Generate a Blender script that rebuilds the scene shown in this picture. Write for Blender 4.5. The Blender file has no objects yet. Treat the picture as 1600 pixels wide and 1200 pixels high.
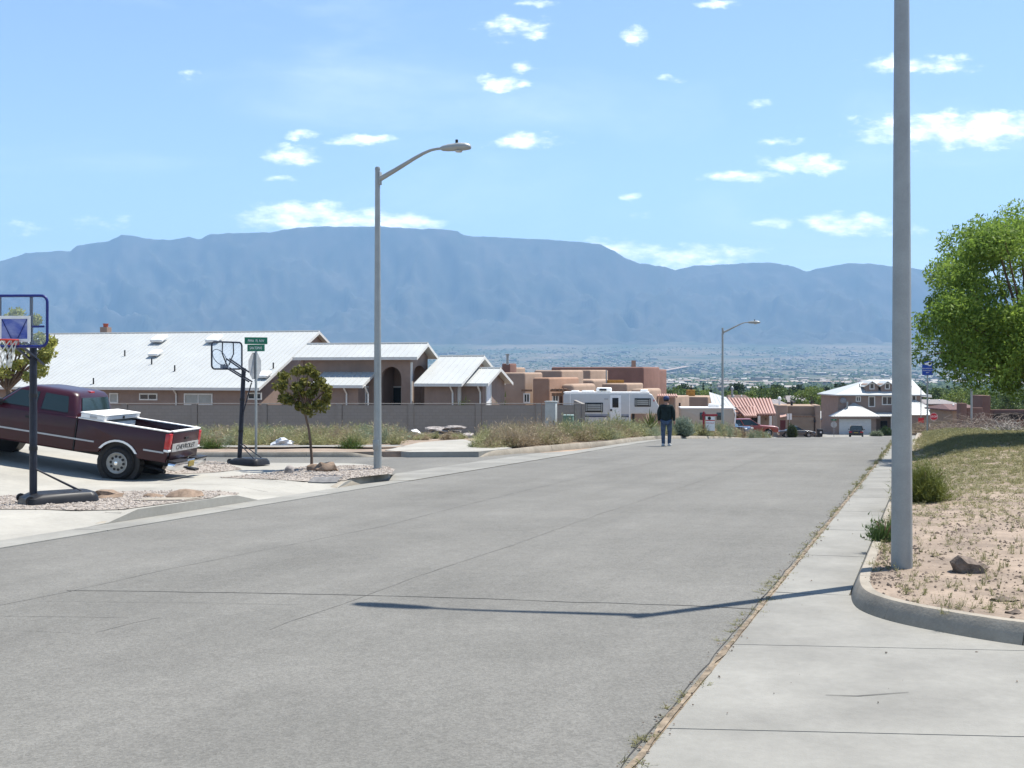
import bpy, bmesh, math, random
import numpy as np
from mathutils import Vector, Matrix, noise

# ------------------------------------------------------------------ camera, sky, sun, exposure
SC = bpy.context.scene
COL = SC.collection
F, CX, YH, EYE = 1756.0, 800.0, 580.0, 1.72       # focal length in px of a 1600 px wide picture, horizon row, eye height
cam_d = bpy.data.cameras.new('camera'); cam = bpy.data.objects.new('camera', cam_d); COL.objects.link(cam)
cam.location = (0, 0, EYE); cam.rotation_euler = (math.radians(90), 0, 0)
cam_d.sensor_width = 36; cam_d.lens = 36 * F / 1600; cam_d.shift_y = -20 / 1600
cam_d.clip_start = 0.1; cam_d.clip_end = 60000
SC.camera = cam
SUN_DIR = Vector((2.5, 1.46, 6.8)).normalized()   # from the lamp post and its shadow on the road
SUN_EL = math.asin(SUN_DIR.z); SUN_ROT = math.atan2(SUN_DIR.x, SUN_DIR.y)
sun_d = bpy.data.lights.new('sun', 'SUN'); sun = bpy.data.objects.new('sun', sun_d); COL.objects.link(sun)
sun_d.energy = 4.8; sun_d.angle = math.radians(0.53); sun_d.color = (1.0, 0.955, 0.88)
sun.rotation_euler = SUN_DIR.to_track_quat('Z', 'Y').to_euler(); sun.location = (30, 20, 80)
SC.view_settings.view_transform = 'Standard'; SC.view_settings.look = 'None'
SC.view_settings.exposure = 1.0; SC.view_settings.gamma = 1.0
SC.cycles.use_denoising = True; SC.cycles.max_bounces = 6; SC.cycles.diffuse_bounces = 3; SC.cycles.glossy_bounces = 3; SC.cycles.transmission_bounces = 4; SC.cycles.transparent_max_bounces = 6
SKY_STRENGTH = 0.115
CLOUDS = [  # centre px, py, half width, half height (picture pixels -> directions), weight
    (462, 240, 46, 17, 1.0), (478, 207, 34, 8, .7), (568, 216, 60, 9, .75), (818, 217, 66, 13, .95), (782, 128, 44, 13, .85),
    (814, 102, 22, 11, .7), (808, 38, 60, 20, .7), (996, 54, 24, 13, .9), (1160, 271, 66, 11, .9), (1256, 252, 66, 16, 1.0),
    (1440, 97, 86, 15, 1.0), (1500, 196, 165, 28, 1.1), (1660, 190, 120, 26, 1.1), (1210, 345, 36, 11, .8), (1322, 348, 76, 20, 1.0), (1224, 221, 34, 7, .6),
    (470, 335, 105, 24, 1.05), (585, 346, 110, 22, 1.05), (960, 390, 66, 20, .95), (1060, 398, 105, 20, .95), (1150, 396, 60, 13, .8),
    (988, 305, 22, 6, .6), (1000, 336, 24, 9, .55), (1056, 122, 26, 7, .5), (1188, 160, 20, 7, .45), (160, 348, 50, 13, .42), (30, 352, 40, 10, .4),
    (435, 277, 26, 5, .4), (212, 302, 20, 5, .35), (1437, 355, 15, 12, .5), (1120, 4, 40, 8, .7), (835, 3, 36, 7, .7), (290, 120, 26, 10, .35),
    ]

def nd(nt, kind, **kw):
    n = nt.nodes.new(kind)
    for k, v in kw.items():
        if k.startswith('i_'):
            n.inputs[int(k[2:])].default_value = v
        else:
            setattr(n, k, v)
    return n
def mth(nt, op, a, b=None, c=None, clamp=False):
    n = nt.nodes.new('ShaderNodeMath'); n.operation = op; n.use_clamp = clamp
    for i, v in enumerate((a, b, c)):
        if v is None: continue
        if isinstance(v, (int, float)): n.inputs[i].default_value = v
        else: nt.links.new(v, n.inputs[i])
    return n.outputs[0]
def build_world():
    w = bpy.data.worlds.new('World'); SC.world = w; w.use_nodes = True
    nt = w.node_tree; L = nt.links; nt.nodes.clear()
    out = nd(nt, 'ShaderNodeOutputWorld'); bg = nd(nt, 'ShaderNodeBackground')
    sky = nd(nt, 'ShaderNodeTexSky', sky_type='NISHITA', sun_disc=False)
    sky.sun_elevation = SUN_EL; sky.sun_rotation = SUN_ROT; sky.altitude = 1600; sky.air_density = 1.0; sky.dust_density = 0.4; sky.ozone_density = 1.0
    tc = nd(nt, 'ShaderNodeTexCoord'); sep = nd(nt, 'ShaderNodeSeparateXYZ'); L.new(tc.outputs['Generated'], sep.inputs[0])
    # direction -> tangent coordinates about the mountains' azimuth
    yy = mth(nt, 'MAXIMUM', mth(nt, 'ABSOLUTE', sep.outputs[1]), 0.02)
    u = mth(nt, 'DIVIDE', sep.outputs[0], yy); v = mth(nt, 'DIVIDE', sep.outputs[2], yy)
    front = mth(nt, 'GREATER_THAN', sep.outputs[1], 0.0)
    cmb = nd(nt, 'ShaderNodeCombineXYZ'); L.new(u, cmb.inputs[0]); L.new(v, cmb.inputs[1])
    nz = nd(nt, 'ShaderNodeTexNoise', noise_dimensions='3D'); nz.inputs['Scale'].default_value = 34; nz.inputs['Detail'].default_value = 7; nz.inputs['Roughness'].default_value = .62
    mp = nd(nt, 'ShaderNodeMapping'); mp.inputs['Scale'].default_value = (1, 2.5, 1); L.new(cmb.outputs[0], mp.inputs[0]); L.new(mp.outputs[0], nz.inputs['Vector'])
    # warp the coordinates a little so that outlines billow
    wz = nd(nt, 'ShaderNodeTexNoise', noise_dimensions='3D'); wz.inputs['Scale'].default_value = 60; wz.inputs['Detail'].default_value = 4
    L.new(cmb.outputs[0], wz.inputs['Vector'])
    ws = nd(nt, 'ShaderNodeVectorMath', operation='MULTIPLY_ADD'); L.new(wz.outputs['Color'], ws.inputs[0]); ws.inputs[1].default_value = (.016, .012, 0); L.new(cmb.outputs[0], ws.inputs[2])
    wo = nd(nt, 'ShaderNodeVectorMath', operation='SUBTRACT'); L.new(ws.outputs[0], wo.inputs[0]); wo.inputs[1].default_value = (.008, .006, 0)
    total = None
    for (px, py, a, b, wgt) in CLOUDS:
        m = nd(nt, 'ShaderNodeVectorMath', operation='SUBTRACT'); L.new(wo.outputs[0], m.inputs[0])
        m.inputs[1].default_value = ((px - CX) / F, (YH - py - b * .2) / F, 0)
        d = nd(nt, 'ShaderNodeVectorMath', operation='MULTIPLY'); L.new(m.outputs[0], d.inputs[0]); d.inputs[1].default_value = (F / (a * 1.12), F / (b * 1.15), 0)
        q = nd(nt, 'ShaderNodeVectorMath', operation='DOT_PRODUCT'); L.new(d.outputs[0], q.inputs[0]); L.new(d.outputs[0], q.inputs[1])
        fld = mth(nt, 'MULTIPLY_ADD', q.outputs['Value'], -wgt * .8, wgt)
        total = fld if total is None else mth(nt, 'MAXIMUM', total, fld)
    total = mth(nt, 'MAXIMUM', total, -1.0)
    # fair-weather clouds over the rest of the dome
    gen = nd(nt, 'ShaderNodeTexNoise', noise_dimensions='3D'); gen.inputs['Scale'].default_value = 7; gen.inputs['Detail'].default_value = 3
    mp2 = nd(nt, 'ShaderNodeMapping'); mp2.inputs['Scale'].default_value = (1, 1, 3); L.new(tc.outputs['Generated'], mp2.inputs[0]); L.new(mp2.outputs[0], gen.inputs['Vector'])
    rest = mth(nt, 'MULTIPLY_ADD', gen.outputs['Fac'], 4.0, -2.65)
    inside = mth(nt, 'MULTIPLY', mth(nt, 'LESS_THAN', mth(nt, 'ABSOLUTE', u), .56), mth(nt, 'MULTIPLY', mth(nt, 'LESS_THAN', v, .36), front))
    total2 = mth(nt, 'ADD', mth(nt, 'MULTIPLY', total, inside), mth(nt, 'MULTIPLY', rest, mth(nt, 'SUBTRACT', 1.0, inside)))
    body = mth(nt, 'ADD', total2, mth(nt, 'MULTIPLY_ADD', nz.outputs['Fac'], 2.6, -1.50))
    mr = nd(nt, 'ShaderNodeMapRange', interpolation_type='SMOOTHSTEP'); L.new(body, mr.inputs[0]); mr.inputs[1].default_value = -.02; mr.inputs[2].default_value = 1.4
    mask = mth(nt, 'MULTIPLY', mr.outputs[0], mth(nt, 'GREATER_THAN', sep.outputs[2], 0.0))
    # thin high cirrus
    ci = nd(nt, 'ShaderNodeTexNoise', noise_dimensions='3D'); ci.inputs['Scale'].default_value = 3.2; ci.inputs['Detail'].default_value = 6; ci.inputs['Roughness'].default_value = .55; ci.inputs['Distortion'].default_value = .6
    mp3 = nd(nt, 'ShaderNodeMapping'); mp3.inputs['Scale'].default_value = (1.0, 3.2, 1); mp3.inputs['Rotation'].default_value = (0, 0, -.25); mp3.inputs['Location'].default_value = (.35, .2, 0); L.new(cmb.outputs[0], mp3.inputs[0]); L.new(mp3.outputs[0], ci.inputs['Vector'])
    c2 = nd(nt, 'ShaderNodeMapRange', interpolation_type='SMOOTHSTEP'); L.new(ci.outputs['Fac'], c2.inputs[0]); c2.inputs[1].default_value = .48; c2.inputs[2].default_value = .85; c2.inputs[4].default_value = .16
    mask = mth(nt, 'MAXIMUM', mask, mth(nt, 'MULTIPLY', c2.outputs[0], mth(nt, 'GREATER_THAN', sep.outputs[2], 0.0)))
    # soft grey in the thick of a cloud
    cr = nd(nt, 'ShaderNodeMapRange'); L.new(nz.outputs['Fac'], cr.inputs[0]); cr.inputs[1].default_value = .3; cr.inputs[2].default_value = .65; cr.inputs[3].default_value = 9.5; cr.inputs[4].default_value = 13.0
    cc = nd(nt, 'ShaderNodeCombineColor'); L.new(cr.outputs[0], cc.inputs[0]); L.new(cr.outputs[0], cc.inputs[1])
    L.new(mth(nt, 'MULTIPLY', cr.outputs[0], 1.02), cc.inputs[2])
    mx = nd(nt, 'ShaderNodeMix', data_type='RGBA'); L.new(mask, mx.inputs[0]); L.new(sky.outputs[0], mx.inputs[6]); L.new(cc.outputs[0], mx.inputs[7])
    w.cycles.sampling_method = 'MANUAL'; w.cycles.sample_map_resolution = 256
    L.new(mx.outputs[2], bg.inputs[0]); bg.inputs[1].default_value = SKY_STRENGTH; L.new(bg.outputs[0], out.inputs[0])
build_world()

# ------------------------------------------------------------------ materials
MATS = {}
def mat(name, col, rough=.8, var=.12, scale=6., bump=0., bscale=None, metal=0., spec=.3, col2=None, island=0., coat=0., stretch=(1, 1, 1), fine=0.):
    if name in MATS: return MATS[name]
    m = bpy.data.materials.new(name); m.use_nodes = True; MATS[name] = m
    nt = m.node_tree; L = nt.links; b = nt.nodes['Principled BSDF']
    b.inputs['Roughness'].default_value = rough; b.inputs['Metallic'].default_value = metal; b.inputs['Specular IOR Level'].default_value = spec
    if coat: b.inputs['Coat Weight'].default_value = coat; b.inputs['Coat Roughness'].default_value = .05
    tc = nd(nt, 'ShaderNodeTexCoord'); mp = nd(nt, 'ShaderNodeMapping'); mp.inputs['Scale'].default_value = stretch
    L.new(tc.outputs['Object'], mp.inputs[0])
    n1 = nd(nt, 'ShaderNodeTexNoise'); n1.inputs['Scale'].default_value = scale; n1.inputs['Detail'].default_value = 6; n1.inputs['Roughness'].default_value = .65
    L.new(mp.outputs[0], n1.inputs['Vector'])
    c2 = col2 or tuple(max(0, c * (1 - 2.2 * var)) for c in col)
    c1 = col if col2 else tuple(c * (1 + 1.2 * var) for c in col)
    mr = nd(nt, 'ShaderNodeMapRange'); mr.inputs[1].default_value = .32; mr.inputs[2].default_value = .68; L.new(n1.outputs['Fac'], mr.inputs[0])
    fac = mr.outputs[0]
    if island:
        g = nd(nt, 'ShaderNodeNewGeometry')
        fac = mth(nt, 'ADD', mth(nt, 'MULTIPLY', fac, 1 - island), mth(nt, 'MULTIPLY', g.outputs['Random Per Island'], island))
    mx = nd(nt, 'ShaderNodeMix', data_type='RGBA'); L.new(fac, mx.inputs[0]); mx.inputs[6].default_value = (*c2, 1); mx.inputs[7].default_value = (*c1, 1)
    colout = mx.outputs[2]
    if fine:
        n3 = nd(nt, 'ShaderNodeTexNoise'); n3.inputs['Scale'].default_value = scale * 22; n3.inputs['Detail'].default_value = 3; L.new(mp.outputs[0], n3.inputs['Vector'])
        m3 = nd(nt, 'ShaderNodeMapRange'); L.new(n3.outputs['Fac'], m3.inputs[0]); m3.inputs[1].default_value = .25; m3.inputs[2].default_value = .75; m3.inputs[3].default_value = 1 - fine; m3.inputs[4].default_value = 1 + fine
        vm = nd(nt, 'ShaderNodeVectorMath', operation='SCALE'); L.new(colout, vm.inputs[0]); L.new(m3.outputs[0], vm.inputs['Scale']); colout = vm.outputs[0]
    L.new(colout, b.inputs['Base Color'])
    if bump:
        n2 = nd(nt, 'ShaderNodeTexNoise'); n2.inputs['Scale'].default_value = bscale or scale * 4; n2.inputs['Detail'].default_value = 4
        L.new(mp.outputs[0], n2.inputs['Vector']); bp = nd(nt, 'ShaderNodeBump'); bp.inputs['Strength'].default_value = bump; bp.inputs['Distance'].default_value = .02
        L.new(n2.outputs['Fac'], bp.inputs['Height']); L.new(bp.outputs[0], b.inputs['Normal'])
    return m
def leafmat(name, c1, c2, trans=.35, rough=.6):
    if name in MATS: return MATS[name]
    m = mat(name, c1, rough, col2=c2, scale=.9, island=.6, spec=.25)
    nt = m.node_tree; L = nt.links; b = nt.nodes['Principled BSDF']; out = nt.nodes['Material Output']
    tr = nd(nt, 'ShaderNodeBsdfTranslucent'); ms = nd(nt, 'ShaderNodeMixShader'); ms.inputs[0].default_value = trans
    src = b.inputs['Base Color'].links[0].from_socket; L.new(src, tr.inputs[0]); L.new(b.outputs[0], ms.inputs[1]); L.new(tr.outputs[0], ms.inputs[2]); L.new(ms.outputs[0], out.inputs[0])
    return m
def glassmat(name, col, rough=.06, spec=.6):
    return mat(name, col, rough, var=.05, scale=2, spec=spec)
def asphaltmat():
    m = mat('asphalt', (.156, .151, .136), .92, var=.06, scale=.55, bump=.35, bscale=95, spec=.2)
    nt = m.node_tree; L = nt.links; b = nt.nodes['Principled BSDF']; src = b.inputs['Base Color'].links[0].from_socket
    tc = [n for n in nt.nodes if n.type == 'TEX_COORD'][0]
    vo = nd(nt, 'ShaderNodeTexVoronoi'); vo.inputs['Scale'].default_value = 70; L.new(tc.outputs['Object'], vo.inputs['Vector'])
    sp = nd(nt, 'ShaderNodeSeparateColor'); L.new(vo.outputs['Color'], sp.inputs[0])
    n2 = nd(nt, 'ShaderNodeTexNoise'); n2.inputs['Scale'].default_value = 7; n2.inputs['Detail'].default_value = 8; n2.inputs['Roughness'].default_value = .8; L.new(tc.outputs['Object'], n2.inputs['Vector'])
    r1 = nd(nt, 'ShaderNodeMapRange'); L.new(sp.outputs[0], r1.inputs[0]); r1.inputs[1].default_value = 0; r1.inputs[2].default_value = 1; r1.inputs[3].default_value = .84; r1.inputs[4].default_value = 1.16
    r2 = nd(nt, 'ShaderNodeMapRange'); L.new(n2.outputs['Fac'], r2.inputs[0]); r2.inputs[1].default_value = .3; r2.inputs[2].default_value = .7; r2.inputs[3].default_value = .9; r2.inputs[4].default_value = 1.1
    # tyre-polished lanes and paver passes run along the street; patches and stains of their own
    mp = nd(nt, 'ShaderNodeMapping', vector_type='TEXTURE'); mp.inputs['Rotation'].default_value = (0, 0, math.radians(69.5)); L.new(tc.outputs['Object'], mp.inputs[0])
    m2 = nd(nt, 'ShaderNodeMapping'); m2.inputs['Scale'].default_value = (.035, .85, 1); L.new(mp.outputs[0], m2.inputs[0])
    n3 = nd(nt, 'ShaderNodeTexNoise'); n3.inputs['Scale'].default_value = 1; n3.inputs['Detail'].default_value = 5; n3.inputs['Roughness'].default_value = .6; L.new(m2.outputs[0], n3.inputs['Vector'])
    r3 = nd(nt, 'ShaderNodeMapRange'); L.new(n3.outputs['Fac'], r3.inputs[0]); r3.inputs[1].default_value = .3; r3.inputs[2].default_value = .7; r3.inputs[3].default_value = .89; r3.inputs[4].default_value = 1.09
    n4 = nd(nt, 'ShaderNodeTexNoise'); n4.inputs['Scale'].default_value = .33; n4.inputs['Detail'].default_value = 7; n4.inputs['Roughness'].default_value = .7; n4.inputs['Distortion'].default_value = .5; L.new(tc.outputs['Object'], n4.inputs['Vector'])
    r4 = nd(nt, 'ShaderNodeMapRange'); L.new(n4.outputs['Fac'], r4.inputs[0]); r4.inputs[1].default_value = .35; r4.inputs[2].default_value = .7; r4.inputs[3].default_value = 1.04; r4.inputs[4].default_value = .93
    sc = mth(nt, 'MULTIPLY', mth(nt, 'MULTIPLY', r1.outputs[0], r2.outputs[0]), mth(nt, 'MULTIPLY', r3.outputs[0], r4.outputs[0]))
    vm = nd(nt, 'ShaderNodeVectorMath', operation='SCALE'); L.new(src, vm.inputs[0]); L.new(sc, vm.inputs['Scale'])
    L.new(vm.outputs[0], b.inputs['Base Color']); return m
def blockmat():
    m = bpy.data.materials.new('concrete_block'); m.use_nodes = True; MATS['concrete_block'] = m
    nt = m.node_tree; L = nt.links; b = nt.nodes['Principled BSDF']; b.inputs['Roughness'].default_value = .95
    tc = nd(nt, 'ShaderNodeTexCoord'); mp = nd(nt, 'ShaderNodeMapping'); mp.inputs['Rotation'].default_value = (math.radians(90), 0, 0); L.new(tc.outputs['Object'], mp.inputs[0])
    br = nd(nt, 'ShaderNodeTexBrick'); L.new(mp.outputs[0], br.inputs[0]); br.inputs['Color1'].default_value = (.24, .22, .195, 1); br.inputs['Color2'].default_value = (.225, .205, .18, 1); br.inputs['Mortar'].default_value = (.20, .183, .16, 1)
    br.inputs['Scale'].default_value = 1; br.inputs['Brick Width'].default_value = .4; br.inputs['Row Height'].default_value = .2; br.inputs['Mortar Size'].default_value = .012
    L.new(br.outputs[0], b.inputs['Base Color']); bp = nd(nt, 'ShaderNodeBump'); bp.inputs['Strength'].default_value = .4; L.new(br.outputs['Fac'], bp.inputs['Height']); bp.invert = True; L.new(bp.outputs[0], b.inputs['Normal'])
    return m

# ------------------------------------------------------------------ helpers
def tag(o, label=None, cat=None, group=None, kind=None):
    if label: o['label'] = label
    if cat: o['category'] = cat
    if group: o['group'] = group
    if kind: o['kind'] = kind
    return o
def thing(name, label, cat, loc=(0, 0, 0), rz=0., group=None):
    o = bpy.data.objects.new(name, None); COL.objects.link(o); o.location = loc; o.rotation_euler = (0, 0, rz); o.empty_display_size = .2
    return tag(o, label, cat, group)
def struct(o): o['kind'] = 'structure'; return o
class MB:
    def __init__(s): s.v = []; s.f = []
    def add(s, vs, fs):
        n = len(s.v); s.v += [tuple(v) for v in vs]; s.f += [tuple(i + n for i in f) for f in fs]; return s
    def box(s, x0, x1, y0, y1, z0, z1):
        return s.add([(x0, y0, z0), (x1, y0, z0), (x1, y1, z0), (x0, y1, z0), (x0, y0, z1), (x1, y0, z1), (x1, y1, z1), (x0, y1, z1)],
                     [(3, 2, 1, 0), (4, 5, 6, 7), (0, 1, 5, 4), (1, 2, 6, 5), (2, 3, 7, 6), (3, 0, 4, 7)])
    def cbox(s, c, d): return s.box(c[0] - d[0] / 2, c[0] + d[0] / 2, c[1] - d[1] / 2, c[1] + d[1] / 2, c[2] - d[2] / 2, c[2] + d[2] / 2)
    def bar(s, a, b, w, h=None):
        a = Vector(a); b = Vector(b); h = h or w; d = (b - a).normalized(); up = Vector((0, 0, 1)) if abs(d.z) < .95 else Vector((0, 1, 0))
        x = d.cross(up).normalized() * w / 2; y = x.cross(d).normalized() * h / 2
        return s.add([a - x - y, a + x - y, a + x + y, a - x + y, b - x - y, b + x - y, b + x + y, b - x + y],
                     [(3, 2, 1, 0), (4, 5, 6, 7), (0, 1, 5, 4), (1, 2, 6, 5), (2, 3, 7, 6), (3, 0, 4, 7)])
    def tube(s, pts, r, n=8, cap=True):
        pts = [Vector(p) for p in pts]; k = len(pts); rs = r if isinstance(r, (list, tuple)) else [r] * k
        vs = []; ref = None
        for i, p in enumerate(pts):
            d = (pts[min(i + 1, k - 1)] - pts[max(i - 1, 0)]).normalized()
            if ref is None: ref = Vector((1, 0, 0)) if abs(d.x) < .8 else Vector((0, 1, 0))
            x = (ref - d * ref.dot(d)).normalized(); ref = x; y = d.cross(x)
            vs += [p + (x * math.cos(2 * math.pi * j / n) + y * math.sin(2 * math.pi * j / n)) * rs[i] for j in range(n)]
        fs = [(i * n + j, i * n + (j + 1) % n, (i + 1) * n + (j + 1) % n, (i + 1) * n + j) for i in range(k - 1) for j in range(n)]
        if cap: fs += [tuple(range(n - 1, -1, -1)), tuple((k - 1) * n + j for j in range(n))]
        return s.add(vs, fs)
    def prism(s, poly, a, b, ax='y'):
        f = {'y': lambda p, t: (p[0], t, p[1]), 'x': lambda p, t: (t, p[0], p[1]), 'z': lambda p, t: (p[0], p[1], t)}[ax]
        n = len(poly)
        return s.add([f(p, a) for p in poly] + [f(p, b) for p in poly], [tuple(range(n)), tuple(range(2 * n - 1, n - 1, -1))] + [(j, j + n, (j + 1) % n + n, (j + 1) % n) for j in range(n)])
    def lathe(s, prof, n=16, ax='z', c=(0, 0, 0), cap=True):
        vs = []
        for (r, z) in prof:
            for j in range(n):
                a = 2 * math.pi * j / n; p = (r * math.cos(a), r * math.sin(a), z)
                if ax == 'y': p = (p[0], p[2], p[1])
                if ax == 'x': p = (p[2], p[0], p[1])
                vs.append((p[0] + c[0], p[1] + c[1], p[2] + c[2]))
        k = len(prof)
        fs = [(i * n + j, i * n + (j + 1) % n, (i + 1) * n + (j + 1) % n, (i + 1) * n + j) for i in range(k - 1) for j in range(n)]
        if cap: fs += [tuple(range(n - 1, -1, -1)), tuple((k - 1) * n + j for j in range(n))]
        return s.add(vs, fs)
    def loft(s, rings, cap=True):
        n = len(rings[0]); vs = [p for r in rings for p in r]; k = len(rings)
        fs = [(i * n + j, i * n + (j + 1) % n, (i + 1) * n + (j + 1) % n, (i + 1) * n + j) for i in range(k - 1) for j in range(n)]
        if cap: fs += [tuple(range(n - 1, -1, -1)), tuple((k - 1) * n + j for j in range(n))]
        return s.add(vs, fs)
    def slab(s, quad, th):
        q = [Vector(p) for p in quad]; nrm = (q[1] - q[0]).cross(q[-1] - q[0]).normalized() * th; n = len(q)
        return s.add(q + [p + nrm for p in q], [tuple(range(n - 1, -1, -1)), tuple(range(n, 2 * n))] + [(j, (j + 1) % n, (j + 1) % n + n, j + n) for j in range(n)])
    def rock(s, c, d, seed=0, sub=2, amp=.25):
        bm = bmesh.new(); bmesh.ops.create_icosphere(bm, subdivisions=sub, radius=1)
        for v in bm.verts:
            k = 1 + amp * noise.noise(v.co * 1.3 + Vector((seed * 7.1, seed, 0))) * 1.6 + amp * .4 * noise.noise(v.co * 3.7 + Vector((0, seed * 3.3, 1)))
            v.co = v.co * k
            if v.co.z < -.55: v.co.z = -.55
        bm.verts.index_update()
        s.add([(c[0] + v.co.x * d[0], c[1] + v.co.y * d[1], c[2] + (v.co.z + .5) * d[2]) for v in bm.verts], [[v.index for v in f.verts] for f in bm.faces]); bm.free(); return s
    def build(s, name, m, parent=None, smooth=False, bevel=0., seg=2, loc=None, rot=None, fix=True):
        me = bpy.data.meshes.new(name); me.from_pydata(s.v, [], s.f)
        if fix or bevel:
            bm = bmesh.new(); bm.from_mesh(me)
            if bevel:
                es = [e for e in bm.edges if len(e.link_faces) == 2 and e.calc_face_angle(0) > .45]
                bmesh.ops.bevel(bm, geom=es, offset=bevel, segments=seg, profile=.5, affect='EDGES', clamp_overlap=True)
            if fix: bmesh.ops.recalc_face_normals(bm, faces=bm.faces)
            bm.to_mesh(me); bm.free()
        me.materials.append(m)
        if smooth or bevel: me.shade_smooth(); me.set_sharp_from_angle(angle=math.radians(38))
        o = bpy.data.objects.new(name, me); COL.objects.link(o); o.parent = parent
        if loc is not None: o.location = loc
        if rot is not None: o.rotation_euler = rot
        return o
def npmesh(name, V, nper, m, parent=None):
    """faces of nper vertices each, laid out one after another"""
    me = bpy.data.meshes.new(name); nv = len(V); nf = nv // nper
    me.vertices.add(nv); me.vertices.foreach_set('co', np.asarray(V, dtype=np.float32).ravel())
    me.loops.add(nv); me.loops.foreach_set('vertex_index', np.arange(nv, dtype=np.int32))
    me.polygons.add(nf); me.polygons.foreach_set('loop_start', np.arange(0, nv, nper, dtype=np.int32))
    me.update(calc_edges=True); me.materials.append(m)
    o = bpy.data.objects.new(name, me); COL.objects.link(o); o.parent = parent
    return o
def copy_tree(o, parent=None):
    c = o.copy(); COL.objects.link(c); c.parent = parent
    for ch in list(o.children): copy_tree(ch, c)
    return c
def text(s, size, m, parent, loc, rot, name='lettering', depth=.004, sx=1.):
    cu = bpy.data.curves.new('t', 'FONT'); cu.body = s; cu.size = size; cu.align_x = 'CENTER'; cu.align_y = 'CENTER'; cu.extrude = depth / 2
    t = bpy.data.objects.new('t', cu); COL.objects.link(t)
    me = bpy.data.meshes.new_from_object(t.evaluated_get(bpy.context.evaluated_depsgraph_get())); bpy.data.objects.remove(t)
    me.materials.clear(); me.materials.append(m); o = bpy.data.objects.new(name, me); COL.objects.link(o); o.parent = parent; o.location = loc; o.rotation_euler = rot; o.scale = (sx, 1, 1)
    return o

# ------------------------------------------------------------------ ground shape
BT, CT = .02556, .012            # the road falls away from the viewer and a little to the left
TAB = [(-3000, 30), (-60, 60 * BT), (0, 0), (40, -40 * BT), (47, -1.235), (55, -1.70), (69, -2.66), (85, -4.0), (100, -5.15), (130, -6.85), (165, -7.6), (200, -8.6), (250, -10.2), (350, -12.5),
       (500, -16), (800, -22), (1500, -26), (2500, -30), (3500, -28), (5000, -12), (7000, 50), (9000, 150), (10500, 260), (12000, 330), (20000, 400)]
TX = [a for a, b in TAB]; TZ = [b for a, b in TAB]
_d = [(TZ[i + 1] - TZ[i]) / (TX[i + 1] - TX[i]) for i in range(len(TX) - 1)]
_m = [_d[0]] + [0 if _d[i - 1] * _d[i] <= 0 else 2 * _d[i - 1] * _d[i] / (_d[i - 1] + _d[i]) for i in range(1, len(_d))] + [_d[-1]]
def prof(y):
    if y <= 40: return -BT * y if y > -60 else TZ[0] + (y - TX[0]) * (TZ[1] - TZ[0]) / (TX[1] - TX[0])
    for i in range(len(TX) - 1):
        if y <= TX[i + 1]: break
    h = TX[i + 1] - TX[i]; t = (y - TX[i]) / h
    return TZ[i] * (1 + 2 * t) * (1 - t) ** 2 + _m[i] * h * t * (1 - t) ** 2 + TZ[i + 1] * t * t * (3 - 2 * t) + _m[i + 1] * h * t * t * (t - 1)
def sstep(a, b, x):
    t = min(1, max(0, (x - a) / (b - a))); return t * t * (3 - 2 * t)
def gz(x, y):
    z = prof(y) + CT * max(-45, min(45, x)) * (1 - sstep(70, 150, y))
    if 88 < y < 165 and x < 90: z += .95 * sstep(-10.3, -13.5, (x + 1.417) * .9366 - y * .3503) * sstep(88, 102, y) * (1 - sstep(120, 165, y))   # house lots stand a little above the road
    return z
def P(px, py, Y): return Vector(((px - CX) / F * Y, Y, EYE + (YH - py) / F * Y))
def GP(px, py, dz=0.):
    Y = F * (EYE - dz) / (py - YH - F * BT + CT * (px - CX)); return ((px - CX) / F * Y, Y)
def GX(px, Y): return (px - CX) / F * Y
RO = Vector((-1.417, 0)); RU = Vector((.3503, .9366)); RN = Vector((.9366, -.3503))
def R(s, t): p = RO + RU * s + RN * t; return (p.x, p.y)
def ST(x, y): d = Vector((x, y)) - RO; return d.dot(RU), d.dot(RN)
LE = -9.2; LK = -9.8             # left edge of the asphalt, face of the left kerb
def hump(x, y): return .34 * math.exp(-((x - 14.5) ** 2 / 26 + (y - 30) ** 2 / 60)) + .10 * sstep(12, 20, y)
def rz_right(x, y):              # surface of the lot on the right
    s, t = ST(x, y); return gz(x, y) + .135 + hump(x, y) * sstep(.75, 2.2, t) + .025 * noise.noise(Vector((x * .9, y * .9, 3))) * sstep(.7, 1.3, t)
def lz(x, y):                    # surface of the lots on the near left
    s, t = ST(x, y); tt = LK - t
    cut = max(1 - sstep(13.45, 14.3, s), sstep(16.7, 17.6, s) * (1 - sstep(20.2, 21.0, s)))
    q = min(max(0, tt - 4.1), 5.2); rise = .165 * (q - .5 if q > 1 else q * q / 2) * (1 - sstep(21.5, 26.5, s + (tt - 4) * .1))
    return gz(x, y) + .15 * (1 - cut * (1 - sstep(.1, 1.6, tt))) + rise
def GPL(px, py, zf=None):
    zf = zf or lz; lo, hi = 6., 60.
    for _ in range(40):
        Y = (lo + hi) / 2; x = (px - CX) / F * Y
        if EYE + (YH - py) / F * Y > zf(x, Y): lo = Y
        else: hi = Y
    return (x, Y)
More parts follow.
